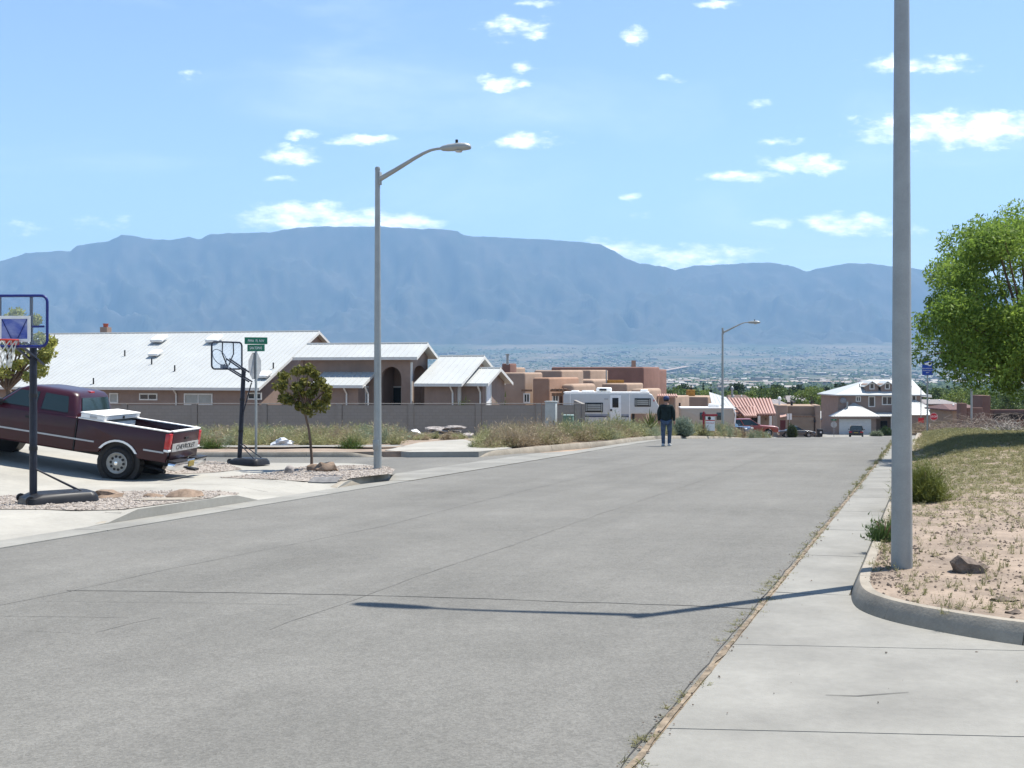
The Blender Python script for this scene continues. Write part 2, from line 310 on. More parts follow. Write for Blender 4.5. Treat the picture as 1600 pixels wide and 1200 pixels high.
def drape(name, poly, m, zf, cell=.8, parent=None, edge=.0):
    bm = bmesh.new(); vs = [bm.verts.new((p[0], p[1], 0)) for p in poly]; bm.faces.new(vs); bmesh.ops.triangulate(bm, faces=bm.faces[:])
    xs = [p[0] for p in poly]; ys = [p[1] for p in poly]
    for lo, hi, ax in ((min(xs), max(xs), (1, 0, 0)), (min(ys), max(ys), (0, 1, 0))):
        k = math.floor(lo / cell) + 1
        while k * cell < hi:
            bmesh.ops.bisect_plane(bm, geom=bm.verts[:] + bm.edges[:] + bm.faces[:], dist=1e-5, plane_co=Vector(ax) * k * cell, plane_no=ax); k += 1
    for v in bm.verts: v.co.z = zf(v.co.x, v.co.y)
    bmesh.ops.recalc_face_normals(bm, faces=bm.faces[:])
    for f in bm.faces:
        if f.normal.z < 0: f.normal_flip()
    if edge:                     # a thin slab with sides
        r = bmesh.ops.extrude_face_region(bm, geom=bm.faces[:])
        for g in r['geom']:
            if isinstance(g, bmesh.types.BMVert): g.co.z -= 0
        for v in [g for g in r['geom'] if isinstance(g, bmesh.types.BMVert)]: pass
        low = set(v for v in bm.verts) - set(g for g in r['geom'] if isinstance(g, bmesh.types.BMVert))
        for v in low: v.co.z -= edge
        bmesh.ops.recalc_face_normals(bm, faces=bm.faces[:])
    me = bpy.data.meshes.new(name); bm.to_mesh(me); bm.free(); me.materials.append(m); me.shade_smooth(); me.set_sharp_from_angle(angle=math.radians(40))
    o = bpy.data.objects.new(name, me); COL.objects.link(o); o.parent = parent; return o
def resample(path, step):
    out = [Vector(path[0])]
    for a, b in zip(path[:-1], path[1:]):
        a = Vector(a); b = Vector(b); n = max(1, int((b - a).length / step)); out += [a.lerp(b, (i + 1) / n) for i in range(n)]
    return out
def smooth_path(path, it=2):
    p = [Vector(q) for q in path]
    for _ in range(it):
        q = [p[0]]
        for a, b in zip(p[:-1], p[1:]): q += [a.lerp(b, .25), a.lerp(b, .75)]
        q.append(p[-1]); p = q
    return p
def sweep(mb, path, profile, zf, hf=None, side=1):
    n = len(profile); k = len(path); vs = []
    for i, p in enumerate(path):
        d = (path[min(i + 1, k - 1)] - path[max(i - 1, 0)]).normalized(); nr = Vector((d.y, -d.x)) * side; h = hf(i / (k - 1)) if hf else 1
        for (o, z) in profile: q = p + nr * o; vs.append((q.x, q.y, zf(p.x, p.y) + (z * h if z > 0 else z)))
    fs = [(i * n + j, i * n + (j + 1) % n, (i + 1) * n + (j + 1) % n, (i + 1) * n + j) for i in range(k - 1) for j in range(n)] + [tuple(range(n)), tuple((k - 1) * n + j for j in range(n - 1, -1, -1))]
    mb.add(vs, fs)
KERB = [(0, -.12), (0, .0), (.055, .13), (.07, .15), (.15, .15), (.165, .13), (.165, -.12)]
def kerb(name, path, seglen, side, mt, zf=gz, taper=(0, 0), prof=KERB):
    """a kerb thing of poured segments with open joints between them"""
    root = bpy.data.objects.new(name, None); COL.objects.link(root); struct(root)
    pts = resample(path, .25); n = max(1, round(len(pts) * .25 / seglen)); L = len(pts) - 1
    for i in range(n):
        a = round(L * i / n); b = round(L * (i + 1) / n); seg = [p.copy() for p in pts[a:b + 1]]
        if len(seg) < 2: continue
        seg[0] = seg[0].lerp(seg[1], .024); seg[-1] = seg[-1].lerp(seg[-2], .024)
        hf = None
        if (i == 0 and taper[0]) or (i == n - 1 and taper[1]):
            ta, tb = (taper[0] if i == 0 else 0), (taper[1] if i == n - 1 else 0)
            hf = lambda q, ta=ta, tb=tb, sl=seglen: max(.08, min(1, (q * sl / ta) if ta else 1, ((1 - q) * sl / tb) if tb else 1))
        mb = MB(); sweep(mb, seg, prof, zf, hf, side); mb.build('kerb_segment', mt, root, smooth=True)
    return root
def ribbon(name, pts, w, m, zf, parent=None, wig=.0, seed=0):
    rnd = random.Random(seed); pts = resample([Vector(p) for p in pts], .22); k = len(pts); mb = MB(); vs = []
    for i, p in enumerate(pts):
        d = (pts[min(i + 1, k - 1)] - pts[max(i - 1, 0)]).normalized(); nr = Vector((d.y, -d.x)); o = wig * (noise.noise(Vector((p.x * 1.7, p.y * 1.7, seed))) + .6 * rnd.uniform(-1, 1)); ww = w * rnd.uniform(.35, 1.0)
        for sgn in (-1, 1): q = p + nr * (o + sgn * ww / 2); vs.append((q.x, q.y, zf(q.x, q.y)))
    mb.add(vs, [(2 * i, 2 * i + 1, 2 * i + 3, 2 * i + 2) for i in range(k - 1)]); return mb.build(name, m, parent)

# shared materials
M_ASPH = asphaltmat()
M_CONC = mat('concrete', (.228, .221, .197), .9, var=.11, scale=.8, bump=.15, bscale=60, fine=.05, stretch=(1, 1, 1))
M_DRIVE = mat('driveway_concrete', (.315, .30, .262), .9, var=.09, scale=.7, bump=.15, bscale=60, fine=.05)
M_KERB = mat('kerb_concrete', (.290, .256, .205), .9, var=.12, scale=2.2, bump=.2, bscale=50, fine=.08)
M_DIRT = mat('sandy_dirt', (.255, .198, .150), .95, var=.18, scale=1.6, bump=.6, bscale=14, fine=.14)
M_SOIL = mat('dry_soil', (.40, .31, .22), .95, var=.16, scale=.5, bump=.4, bscale=6, fine=.12)
M_GRAVEL = mat('gravel_bed', (.33, .29, .25), .95, var=.2, scale=14, bump=.8, bscale=60, fine=.25)
M_PEB = mat('gravel_stone', (.44, .40, .36), .9, col2=(.20, .16, .13), scale=3, island=.8)
M_CRACK = mat('crack_filler', (.045, .043, .04), .9, var=.2)
M_GALV = mat('galvanised_steel', (.31, .325, .315), .5, var=.06, scale=3, metal=.35, spec=.5, fine=.04)
M_BLACK = mat('black_plastic', (.018, .018, .02), .45, var=.2, scale=5)
M_WHITE = mat('white_paint', (.78, .77, .74), .5, var=.04, scale=3)
M_ROOF = mat('pale_metal_roof', (.41, .42, .405), .45, var=.03, scale=.6, spec=.4)
M_TRIM = mat('white_trim', (.62, .61, .57), .6, var=.05)
M_GLASS = glassmat('dark_window_glass', (.03, .04, .045))
M_BLIND = mat('window_with_blinds', (.30, .31, .29), .25, var=.06, scale=2, spec=.5)
M_CHROME = mat('chrome', (.75, .75, .76), .12, metal=1.0, var=.03)
M_TYRE = mat('tyre_rubber', (.022, .022, .023), .85, var=.2, scale=20)
M_RED = mat('tail_lamp_red', (.45, .015, .02), .15, var=.1, spec=.6)
M_TEXTW = mat('white_lettering', (.8, .8, .78), .5, var=.02)
M_GREEN = mat('sign_green', (.01, .16, .09), .4, var=.05)
# ------------------------------------------------------------------ the setting: ground, valley, mountains
def soil_valley_mat():
    m = mat('soil_and_valley', (.29, .21, .15), .95, var=.2, scale=.35, bump=.3, bscale=5, fine=.15)
    nt = m.node_tree; L = nt.links; b = nt.nodes['Principled BSDF']; src = b.inputs['Base Color'].links[0].from_socket
    tc = [n for n in nt.nodes if n.type == 'TEX_COORD'][0]; sp = nd(nt, 'ShaderNodeSeparateXYZ'); L.new(tc.outputs['Object'], sp.inputs[0])
    n = nd(nt, 'ShaderNodeTexNoise'); n.inputs['Scale'].default_value = .0016; n.inputs['Detail'].default_value = 8; n.inputs['Roughness'].default_value = .7; L.new(tc.outputs['Object'], n.inputs['Vector'])
    cr = nd(nt, 'ShaderNodeValToRGB'); L.new(n.outputs['Fac'], cr.inputs[0]); e = cr.color_ramp.elements
    e[0].position = .40; e[0].color = (.035, .055, .03, 1); e[1].position = .62; e[1].color = (.16, .13, .09, 1)
    mr = nd(nt, 'ShaderNodeMapRange'); L.new(sp.outputs[1], mr.inputs[0]); mr.inputs[1].default_value = 250; mr.inputs[2].default_value = 1500
    mx = nd(nt, 'ShaderNodeMix', data_type='RGBA'); L.new(mr.outputs[0], mx.inputs[0]); L.new(src, mx.inputs[6]); L.new(cr.outputs[0], mx.inputs[7]); L.new(mx.outputs[2], b.inputs['Base Color'])
    return m
def axis(lo, hi, flo, fhi, step, grow=1.16):
    c = list(np.arange(flo, fhi + 1e-6, step)); a = fhi; d = step
    while a < hi: d = min(d * grow, 500); a += d; c.append(min(a, hi))
    a = flo; d = step; pre = []
    while a > lo: d = min(d * grow, 500); a -= d; pre.append(max(a, lo))
    return pre[::-1] + c
def build_ground():
    X = axis(-15000, 15000, -46, 76, 1.0); Y = axis(-2500, 15000, -20, 180, 1.0, 1.10)
    vs = []
    for y in Y:
        for x in X:
            z = gz(x, y) - .055 - (.12 if abs(x) > 50 or y > 180 else 0)
            if y > 300: z += noise.noise(Vector((x * .003, y * .003, 0))) * min(6, (y - 300) * .004)
            vs.append((x, y, z))
    nx = len(X); fs = [(j * nx + i, j * nx + i + 1, (j + 1) * nx + i + 1, (j + 1) * nx + i) for j in range(len(Y) - 1) for i in range(nx - 1)]
    me = bpy.data.meshes.new('ground'); me.from_pydata(vs, [], fs); me.materials.append(soil_valley_mat()); me.shade_smooth()
    o = bpy.data.objects.new('ground', me); COL.objects.link(o); struct(o)
build_ground()
CREST = [(-1400, 520), (-900, 500), (-500, 462), (-200, 432), (0, 408), (40, 396), (75, 393), (110, 392), (120, 384), (150, 379), (170, 377), (190, 367), (205, 368), (240, 374), (270, 375), (295, 370), (312, 374), (328, 366), (345, 365), (420, 363), (470, 355), (500, 354), (600, 354), (640, 357), (690, 358), (715, 361), (724, 368), (780, 371), (850, 374), (905, 378), (935, 381), (960, 392), (975, 402), (1000, 412), (1030, 415), (1055, 422), (1085, 415), (1120, 414), (1170, 411), (1200, 410), (1230, 414), (1262, 424), (1290, 417), (1330, 411), (1370, 413), (1400, 417), (1450, 422), (1500, 440), (1600, 446), (1800, 462), (2300, 480), (3000, 520)]
def build_mountains():
    cx = [a for a, b in CREST]; cy = [b for a, b in CREST]
    cols = list(range(-1400, 3001, 5)); rows = 100; vs = []
    for j in range(rows):
        k = j / (rows - 9)
        for px in cols:
            yc = float(np.interp(px, cx, cy)) + 1.6 * noise.noise(Vector((px * .06, 0, 5))) + .8 * noise.noise(Vector((px * .21, 0, 9)))
            Yc = 12900 + 500 * noise.noise(Vector((px * .004, 3, 0))) + (500 if px > 1040 else 0) * sstep(1000, 1120, px)
            zc = EYE + (YH - yc) / F * Yc; Y0 = 10150; zf = 215
            if k <= 1:
                Y = Y0 + (Yc - Y0) * k; base = zf + (zc - zf) * (.30 * k + .70 * k ** 2.1)
                wx_ = 75 * noise.noise(Vector((px * .006, k * 2.2, 6))) + 30 * noise.noise(Vector((px * .017, k * 4.5, 2)))
                spur = noise.ridged_multi_fractal(Vector(((px + wx_) * .0085 + k * .9, k * 2.0, 1.7)), .9, 2.1, 6, 1.0, 2.0)
                fine = noise.fractal(Vector((px * .035 + k * 1.5, k * 5, 4.2)), .85, 2.1, 6)
                amp = math.sin(math.pi * min(1, k * 1.02)) ** .8 if k < .98 else 0
                z = base + amp * ((spur - 1.1) * 270 + fine * 130) * (.45 + .55 * k)
                z = min(z, zc - (1 - k) * 60) if k > .8 else z
            else:
                Y = Yc + (k - 1) * 9000; z = zc - (k - 1) * 4200
            vs.append(((px - CX) / F * (Y if k <= 1 else Yc * .35 + Y * .65), Y, z))
    n = len(cols); fs = [(j * n + i, j * n + i + 1, (j + 1) * n + i + 1, (j + 1) * n + i) for j in range(rows - 1) for i in range(n - 1)]
    me = bpy.data.meshes.new('mountains'); me.from_pydata(vs, [], fs); me.shade_smooth()
    m = mat('mountain_rock_and_forest', (.062, .056, .045), .95, col2=(.018, .025, .015), scale=.0042, stretch=(1, .6, .6), bump=0)
    me.materials.append(m); o = bpy.data.objects.new('mountains', me); COL.objects.link(o); struct(o)
build_mountains()
def build_town():
    """far town across the valley: houses and trees too far and many to count"""
    rnd = np.random.default_rng(4); N = 5200
    Y = np.concatenate([rnd.uniform(3600, 9700, 3800), rnd.uniform(1500, 3600, 1400)]); px = rnd.uniform(-60, 1700, N); X = (px - CX) / F * Y
    keep = np.array([noise.noise(Vector((x * .0011, y * .0008, 2))) + .25 * noise.noise(Vector((x * .005, y * .004, 7))) > -.12 for x, y in zip(X, Y)]); X, Y = X[keep], Y[keep]
    V = []
    for x, y in zip(X, Y):
        z = gz(x, y) - 2; big = rnd.random() < .03
        w, d, h = (rnd.uniform(30, 80), rnd.uniform(25, 60), rnd.uniform(7, 13)) if big else (rnd.uniform(9, 22), rnd.uniform(8, 16), rnd.uniform(3.5, 6.5)); h += 2; r = h + (0 if rnd.random() < .4 else 2.4)
        a, b = w / 2, d / 2; p = lambda sx, sy, zz: (x + sx * a, y + sy * b, z + zz)
        V += [p(-1, -1, 0), p(1, -1, 0), p(1, -1, h), p(-1, -1, h), p(1, -1, 0), p(1, 1, 0), p(1, 1, h), p(1, -1, h), p(-1, -1, 0), p(-1, -1, h), p(-1, 1, h), p(-1, 1, 0),
              p(-1.05, -1.05, h), p(1.05, -1.05, h), p(1, 0, r), p(-1, 0, r), p(-1, 0, r), p(1, 0, r), p(1.05, 1.05, h), p(-1.05, 1.05, h)]
    m = mat('town_walls_and_roofs', (.40, .375, .34), .6, col2=(.09, .072, .06), scale=.004, island=.85)
    tag(npmesh('far_town', V, 4, m), 'pale specks of the far town spread over the valley below the mountains', 'town', kind='stuff')
    N = 9000; Y = np.concatenate([rnd.uniform(3300, 9800, 5600), rnd.uniform(1100, 3300, 3400)]); px = rnd.uniform(-60, 1700, N); X = (px - CX) / F * Y; V = []
    oct_ = [(1, 0, 0), (0, 1, 0), (-1, 0, 0), (0, -1, 0)]
    for x, y in zip(X, Y):
        if noise.noise(Vector((x * .0011 + 9, y * .0009, 2))) < -.25: continue
        z = gz(x, y) - 1.5; r = rnd.uniform(4, 13); h = rnd.uniform(5, 12)
        for i in range(4):
            a, b = oct_[i], oct_[(i + 1) % 4]
            V += [(x + a[0] * r, y + a[1] * r, z + h * .4), (x + b[0] * r, y + b[1] * r, z + h * .4), (x, y, z + h)]
            V += [(x + b[0] * r, y + b[1] * r, z + h * .4), (x + a[0] * r, y + a[1] * r, z + h * .4), (x + a[0] * r * .4 + b[0] * r * .4, y + (a[1] + b[1]) * r * .4, z)]
    m = mat('valley_trees', (.07, .10, .035), .9, col2=(.02, .04, .018), scale=.004, island=.8)
    tag(npmesh('valley_trees', V, 3, m), 'mass of small trees spread through the far town on the valley floor', 'trees', kind='stuff')
    # pale open fields and cleared roads in the valley
    fm = mat('open_field', (.33, .255, .20), .95, var=.2, scale=.01)
    for i, (a, b, y0, y1) in enumerate([(1020, 1150, 2950, 3180), (1135, 1330, 2700, 2930), (960, 1060, 3300, 3430), (1300, 1400, 2750, 2900), (1180, 1300, 3350, 3440)]):
        struct(drape('field', [(GX(a, y0), y0), (GX(b, y0), y0 + 20), (GX(b, y1), y1), (GX(a, y1), y1 - 40)], fm, lambda x, y: gz(x, y) + 6.5, 60))
    struct(drape('far_road', [(GX(952, 4300), 4300), (GX(1068, 6250), 6250), (GX(1079, 6230), 6230), (GX(966, 4270), 4270)], fm, lambda x, y: gz(x, y) + 9, 60))
build_town()

# ------------------------------------------------------------------ roads, gutters, kerbs
def off(d, zf=gz): return lambda x, y: zf(x, y) + d
road = struct(drape('main_road', [R(-12, 0), R(30, 0), R(90, 0), R(186, 0), R(186, LE), R(90, LE), R(40, LE), R(-12, LE)], M_ASPH, gz, .9))
D = Vector((-.974, .225)); A = Vector(GP(560, 733)); B = Vector(GP(640, 714))
side = struct(drape('side_street', [R(22.9, -10.55), R(24.3, -11.0), tuple(A), tuple(A + D * 45), tuple(B + D * 45), tuple(B), R(33.0, -12.4), R(35.0, -10.55)], M_ASPH, off(-.004), .9))
cross = struct(drape('cross_street', [R(150, -70), R(158, -70), R(158, 45), R(150, 45)], M_ASPH, off(.012), 2))
# thin cracks and paving seams
CR = [([(105, 923), (230, 924), (400, 927), (560, 930), (700, 934), (900, 941), (1060, 946), (1195, 953)], .022, .010),
      ([(0, 946), (110, 924), (260, 890), (400, 862), (600, 822), (740, 786), (840, 762), (960, 735), (1060, 715), (1160, 700)], .020, .006),
      ([(420, 984), (480, 962), (560, 935), (640, 905), (800, 852), (940, 802), (1000, 783), (1100, 750), (1210, 708)], .018, .012),
      ([(0, 963), (110, 964), (200, 966)], .014, .008), ([(0, 986), (60, 987), (125, 990)], .012, .006), ([(150, 988), (205, 974), (250, 965)], .012, .010),
      ([(870, 752), (990, 754), (1090, 758)], .014, .01), ([(60, 940), (300, 942), (520, 946)], .010, .004), ([(1120, 722), (1240, 718)], .016, .02)]
M_SEAM = mat('paving_seam', (.118, .114, .104), .9, var=.25, scale=3)
for i, (pts, w, wig) in enumerate(CR):
    ribbon('crack', [GP(*p) for p in pts], w * (1 if i == 0 else .6), M_CRACK if i == 0 else M_SEAM, off(.0022), road, wig * 1.6, i)
def slabs(name, s0, s1, t0, t1, ln, zf, cell=.7):
    root = bpy.data.objects.new(name, None); COL.objects.link(root); struct(root); n = max(1, round((s1 - s0) / ln))
    for i in range(n):
        a = s0 + (s1 - s0) * i / n + .009; b = s0 + (s1 - s0) * (i + 1) / n - .009
        drape('slab', [R(a, t0), R(b, t0), R(b, t1), R(a, t1)], M_CONC, zf, cell, root, edge=.05)
    return root
# right: gutter along the road, apron of the side street mouth, kerb round the corner
slabs('gutter_right', 10.55, 62, .035, .655, 2.45, off(.006))
KR = smooth_path([R(66, .66), R(40, .66), R(20, .66), R(12.2, .66), R(10.8, .655), GP(1331, 945), GP(1350, 959), GP(1400, 975), GP(1500, 995), GP(1600, 1011), (4.35, 6.95), (6.2, 6.0), (10, 4.5), (16, 2.2)], 2)
kerb('kerb_right', KR, 2.4, -1, M_KERB)
def clip(poly, p, n):
    out = []
    for i in range(len(poly)):
        a, b = Vector(poly[i]), Vector(poly[(i + 1) % len(poly)]); da, db = (a - p).dot(n), (b - p).dot(n)
        if da >= 0: out.append(tuple(a))
        if (da >= 0) != (db >= 0): out.append(tuple(a.lerp(b, da / (da - db))))
    return out
ks = [tuple(p) for p in KR if ST(*p)[0] < 10.6]
apron = [R(10.53, .035)] + ks + [(16, -9), R(-9, .035)]
ap = bpy.data.objects.new('apron', None); COL.objects.link(ap); struct(ap)
cuts = [(Vector(GP(1050, 1140)), Vector(GP(1600, 1153))), (Vector(GP(1190, 1009)), Vector(GP(1600, 1018)))]
poly = apron
for a, b in cuts[::-1]:
    d = (b - a).normalized(); n = Vector((-d.y, d.x)); n = n if n.y > 0 else -n
    up_ = clip(poly, a + n * .006, n); poly = clip(poly, a - n * .006, -n)
    drape('slab', up_, M_CONC, off(.006), .7, ap, edge=.05)
drape('slab', poly, M_CONC, off(.006), .7, ap, edge=.05)
ribbon('crack', [GP(1290, 1088), GP(1340, 1090), GP(1420, 1084)], .010, M_CRACK, off(.010), ap, .004, 22)
# dirt gathered in the joint between asphalt and concrete
M_JOINT = mat('joint_dirt', (.215, .17, .12), .95, var=.3, scale=9)
struct(drape('joint_fill', [R(-9, -.006), R(62, -.006), R(62, .05), R(-9, .05)], M_JOINT, off(.0025), .9))
struct(ribbon('joint_dirt', [R(s, .012) for s in range(-8, 62)], .055, M_JOINT, off(.012), None, .014, 3))
struct(ribbon('joint_crack', [R(s, -.030) for s in range(-8, 40)], .010, M_CRACK, off(.005), None, .010, 4))
M_DUST = mat('dust_stain', (.50, .37, .26), .95, var=.1, scale=4)
# right lot
lotR = []
for k_, p_ in enumerate(KR):
    d_ = (KR[min(k_ + 1, len(KR) - 1)] - KR[max(k_ - 1, 0)]).normalized(); lotR.append(tuple(p_ + Vector((-d_.y, d_.x)) * .075))
lotR += [(45, 2.3), (70, 62)]
struct(drape('lot_right', lotR, M_DIRT, rz_right, .6))
# left: gutter, kerbs, drives
slabs('gutter_left', -6, 22.4, LK + .005, LE - .02, 3.05, off(.008))
slabs('gutter_left', 36.2, 72, LK + .005, LE - .02, 3.05, off(.008))
struct(drape('valley_gutter', [R(22.45, LE - .02), R(36.15, LE - .02), R(36.15, LK), R(34.5, -10.5), R(30, -10.62), R(24.5, -10.6), R(22.45, LK)], M_CONC, off(.008), .7))
K1 = [R(13.55, LK), R(17.55, LK)]
kerb('kerb_left', [Vector(p) for p in K1], 1.35, -1, M_KERB, taper=(.75, .9))
K2 = smooth_path([R(20.25, LK), R(22.3, LK), R(23.6, -10.2), R(25.0, -11.3), tuple(A + Vector((0, -.0))), tuple(A + D * 2.2), tuple(A + D * 30)], 2)
kerb('kerb_left', K2, 1.5, -1, M_KERB, taper=(.75, 0))
K3 = [tuple(B + D * 32), tuple(B + D * 10), tuple(B + D * .9)]
kerb('kerb_left', [Vector(p) for p in K3], 2.6, -1, M_KERB, taper=(0, 1.2))
K4 = smooth_path([GP(748, 714), GP(800, 709.5), GP(850, 704), GP(930, 697), R(40.5, LK - .1), R(44, LK), R(80, LK)], 2)
kerb('kerb_left', K4, 2.2, -1, M_KERB, taper=(1.0, 0))
leftlot = [R(3, LK), R(20.3, LK), R(22.3, LK - .12)] + [tuple(Vector(p) + Vector(RN) * -.1) for p in K2 if ST(*p)[0] > 22.6 and ST(*p)[1] > -25] + [tuple(A + D * 30), (-46, 24), (-46, 4), R(3, -34)]
struct(drape('driveway', leftlot, M_DRIVE, off(.004, lz), .6, edge=.3))
for pts in ([GP(0, 800, .1), GP(60, 797, .14), GP(190, 799, .14)], [GP(345, 746, .15), GP(430, 751, .15), GP(530, 756, .12)], [GP(120, 748, .15), GP(250, 756, .15), GP(420, 760, .15)]):
    struct(ribbon('drive_joint', pts, .014, M_CRACK, off(.008, lz), None, .002, 5))
GRAVEL = {'a': [GPL(-60, 779), GPL(130, 769), GPL(250, 768), GPL(374, 771), GPL(330, 779), GPL(222, 793), GPL(195, 797), GPL(-60, 797)],
          'b': [GPL(342, 747), GPL(420, 740), GPL(470, 730), GPL(560, 727.5), GPL(600, 729), GPL(617, 734), GPL(612, 741), GPL(540, 751), GPL(430, 750)],
          'c': [GPL(204, 743), GPL(212, 724), GPL(330, 721), GPL(378, 734), GPL(335, 739), GPL(262, 742)]}
GP_OBJ = {k: struct(drape('gravel_bed', v, M_GRAVEL, off(.014, lz), .5)) for k, v in GRAVEL.items()}
far_strip = [GPL(20, 703), GPL(90, 707), GPL(160, 720), GPL(200, 728), GPL(210, 724), GPL(130, 706), GPL(40, 697)]
struct(drape('gravel_bed', far_strip, M_GRAVEL, off(.014, lz), .5))
def in_poly(x, y, poly):
    c = False; j = len(poly) - 1
    for i in range(len(poly)):
        xi, yi = poly[i]; xj, yj = poly[j]
        if (yi > y) != (yj > y) and x < (xj - xi) * (y - yi) / (yj - yi) + xi: c = not c
        j = i
    return c
def scatter(poly, n, rnd):
    xs = [p[0] for p in poly]; ys = [p[1] for p in poly]; out = []; g = 0
    while len(out) < n and g < n * 60:
        g += 1; x, y = rnd.uniform(min(xs), max(xs)), rnd.uniform(min(ys), max(ys))
        if in_poly(x, y, poly): out.append((x, y))
    return out
OCT = [(1, 0, 0), (0, 1, 0), (-1, 0, 0), (0, -1, 0), (0, 0, 1), (0, 0, -1)]
OCF = [(0, 1, 4), (1, 2, 4), (2, 3, 4), (3, 0, 4), (1, 0, 5), (2, 1, 5), (3, 2, 5), (0, 3, 5)]
def pebbles(name, spots, rmin, rmax, zf, m, rnd, flat=.6):
    mb = MB()
    for x, y in spots:
        r = rmin + (rmax - rmin) * rnd.random() ** 2.2; z = zf(x, y); a = rnd.uniform(0, 6.3); c, s = math.cos(a), math.sin(a)
        vs = []
        for p in OCT:
            k = r * rnd.uniform(.7, 1.2); vs.append((x + (p[0] * c - p[1] * s) * k, y + (p[0] * s + p[1] * c) * k * .8, z + r * .25 + p[2] * k * flat))
        mb.add(vs, OCF)
    return mb.build(name, m, fix=False)
rnd = random.Random(11)
sp = scatter(GRAVEL['a'], 2600, rnd) + scatter(GRAVEL['b'], 2200, rnd) + scatter(GRAVEL['c'], 1800, rnd)
tag(pebbles('gravel_stones', sp, .010, .034, off(.014, lz), M_PEB, rnd), 'loose grey brown landscaping gravel in the beds by the driveway', 'gravel', kind='stuff')
near = [tuple(p) for p in [GP(1345, 905, .14), GP(1385, 845, .14), GP(1415, 780, .14), GP(1700, 780, .14), GP(1700, 1000, .14), GP(1500, 978, .14), GP(1400, 945, .14)]]
sp = scatter(near, 5200, rnd) + scatter([GP(1345, 905, .14), GP(1372, 852, .14), GP(1400, 890, .14), GP(1440, 940, .14), GP(1380, 930, .14)], 500, rnd)
sp = [p for p in sp if in_poly(p[0], p[1], lotR) and noise.noise(Vector((p[0] * 2.1, p[1] * 2.1, 4))) + .5 * noise.noise(Vector((p[0] * 6, p[1] * 6, 1))) > rnd.uniform(-.45, .35)]
M_PEB2 = mat('lot_pebble', (.25, .19, .145), .9, col2=(.06, .048, .04), scale=3, island=.85)
tag(pebbles('lot_pebbles', sp, .004, .022, rz_right, M_PEB2, rnd), 'small dark pebbles and clods on the sandy lot', 'pebbles', kind='stuff')
sp = [R(rnd.uniform(2, 24), rnd.gauss(.0, .05)) for _ in range(500)] + [R(rnd.uniform(3, 16), rnd.uniform(.1, .6)) for _ in range(16)] + [(rnd.uniform(1.4, 4), rnd.uniform(4.8, 8.0)) for _ in range(14)]
tag(pebbles('road_edge_grit', sp, .003, .012, off(.012), M_PEB2, rnd), 'grit lying along the edge of the road', 'grit', kind='stuff')
# the weedy lot beyond the side street
lotL = [tuple(p - Vector((-D.y, D.x)) * -.0 + Vector((.225, .974)) * .12) for p in (B + D * 40, B + D * 12, B + D * .6)] + [GP(690, 712), GP(748, 711.5), GP(800, 707.5), GP(850, 702), GP(930, 695), R(44, LK - .15), R(60, LK - .15), R(80, LK - .15), R(96, LK - .2), R(96, -34), (-46, 72)]
lotLz = lambda x, y: gz(x, y) + .135 + .05 * noise.noise(Vector((x * .5, y * .5, 8)))
struct(drape('weedy_lot', lotL, M_DIRT, lotLz, .9, edge=.3))
struct(drape('drive_ramp', [GP(602, 711.5), GP(640, 714.5), GP(748, 714), GP(800, 708), GP(750, 698.5), GP(722, 692), GP(655, 698)], M_DRIVE, off(.165), .7, edge=.3))
struct(drape('sidewalk', [tuple(B + D * 26 + Vector((.225, .974)) * 3.0), tuple(B + D * 1.5 + Vector((.225, .974)) * 3.0), tuple(B + D * 1.5 + Vector((.225, .974)) * 4.2), tuple(B + D * 26 + Vector((.225, .974)) * 4.2)], M_CONC, off(.20), .7))
struct(drape('sidewalk', [(16.2, 34.5), (17.6, 34.2), (24, 50), (22.5, 51)], M_CONC, off(.03, rz_right), .7))
struct(drape('house_drive', [R(158, -16), R(172, -16), R(172, -3), R(158, -3)], M_CONC, off(.02), 2))
struct(drape('house_drive', [(19, 100), (27, 100), (33, 112), (22, 114)], M_CONC, off(.02), 2))
# ------------------------------------------------------------------ buildings
M_STUC = mat('brown_stucco', (.255, .187, .152), .95, var=.06, scale=1.2, bump=.2, bscale=30)
M_ADOBE_O = mat('orange_adobe', (.32, .195, .132), .95, var=.07, scale=.8, bump=.2, bscale=20)
M_ADOBE_T = mat('tan_adobe', (.335, .24, .178), .95, var=.07, scale=.8, bump=.2, bscale=20)
M_ADOBE_P = mat('purple_brown_adobe', (.21, .115, .09), .95, var=.07, scale=.8, bump=.2, bscale=20)
M_TAN = mat('tan_stucco', (.29, .21, .15), .95, var=.06, scale=1., bump=.2, bscale=20)
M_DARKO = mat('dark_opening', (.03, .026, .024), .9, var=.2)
M_TILE = mat('barrel_tile', (.46, .32, .275), .8, col2=(.33, .18, .145), scale=5, island=.5)
M_DOORW = mat('pale_garage_door', (.5, .51, .5), .55, var=.04)
M_SHING = mat('grey_shingle', (.22, .20, .195), .9, var=.12, scale=3)
M_WOOD = mat('weathered_wood', (.22, .13, .08), .85, var=.25, scale=5, stretch=(1, 1, .15))

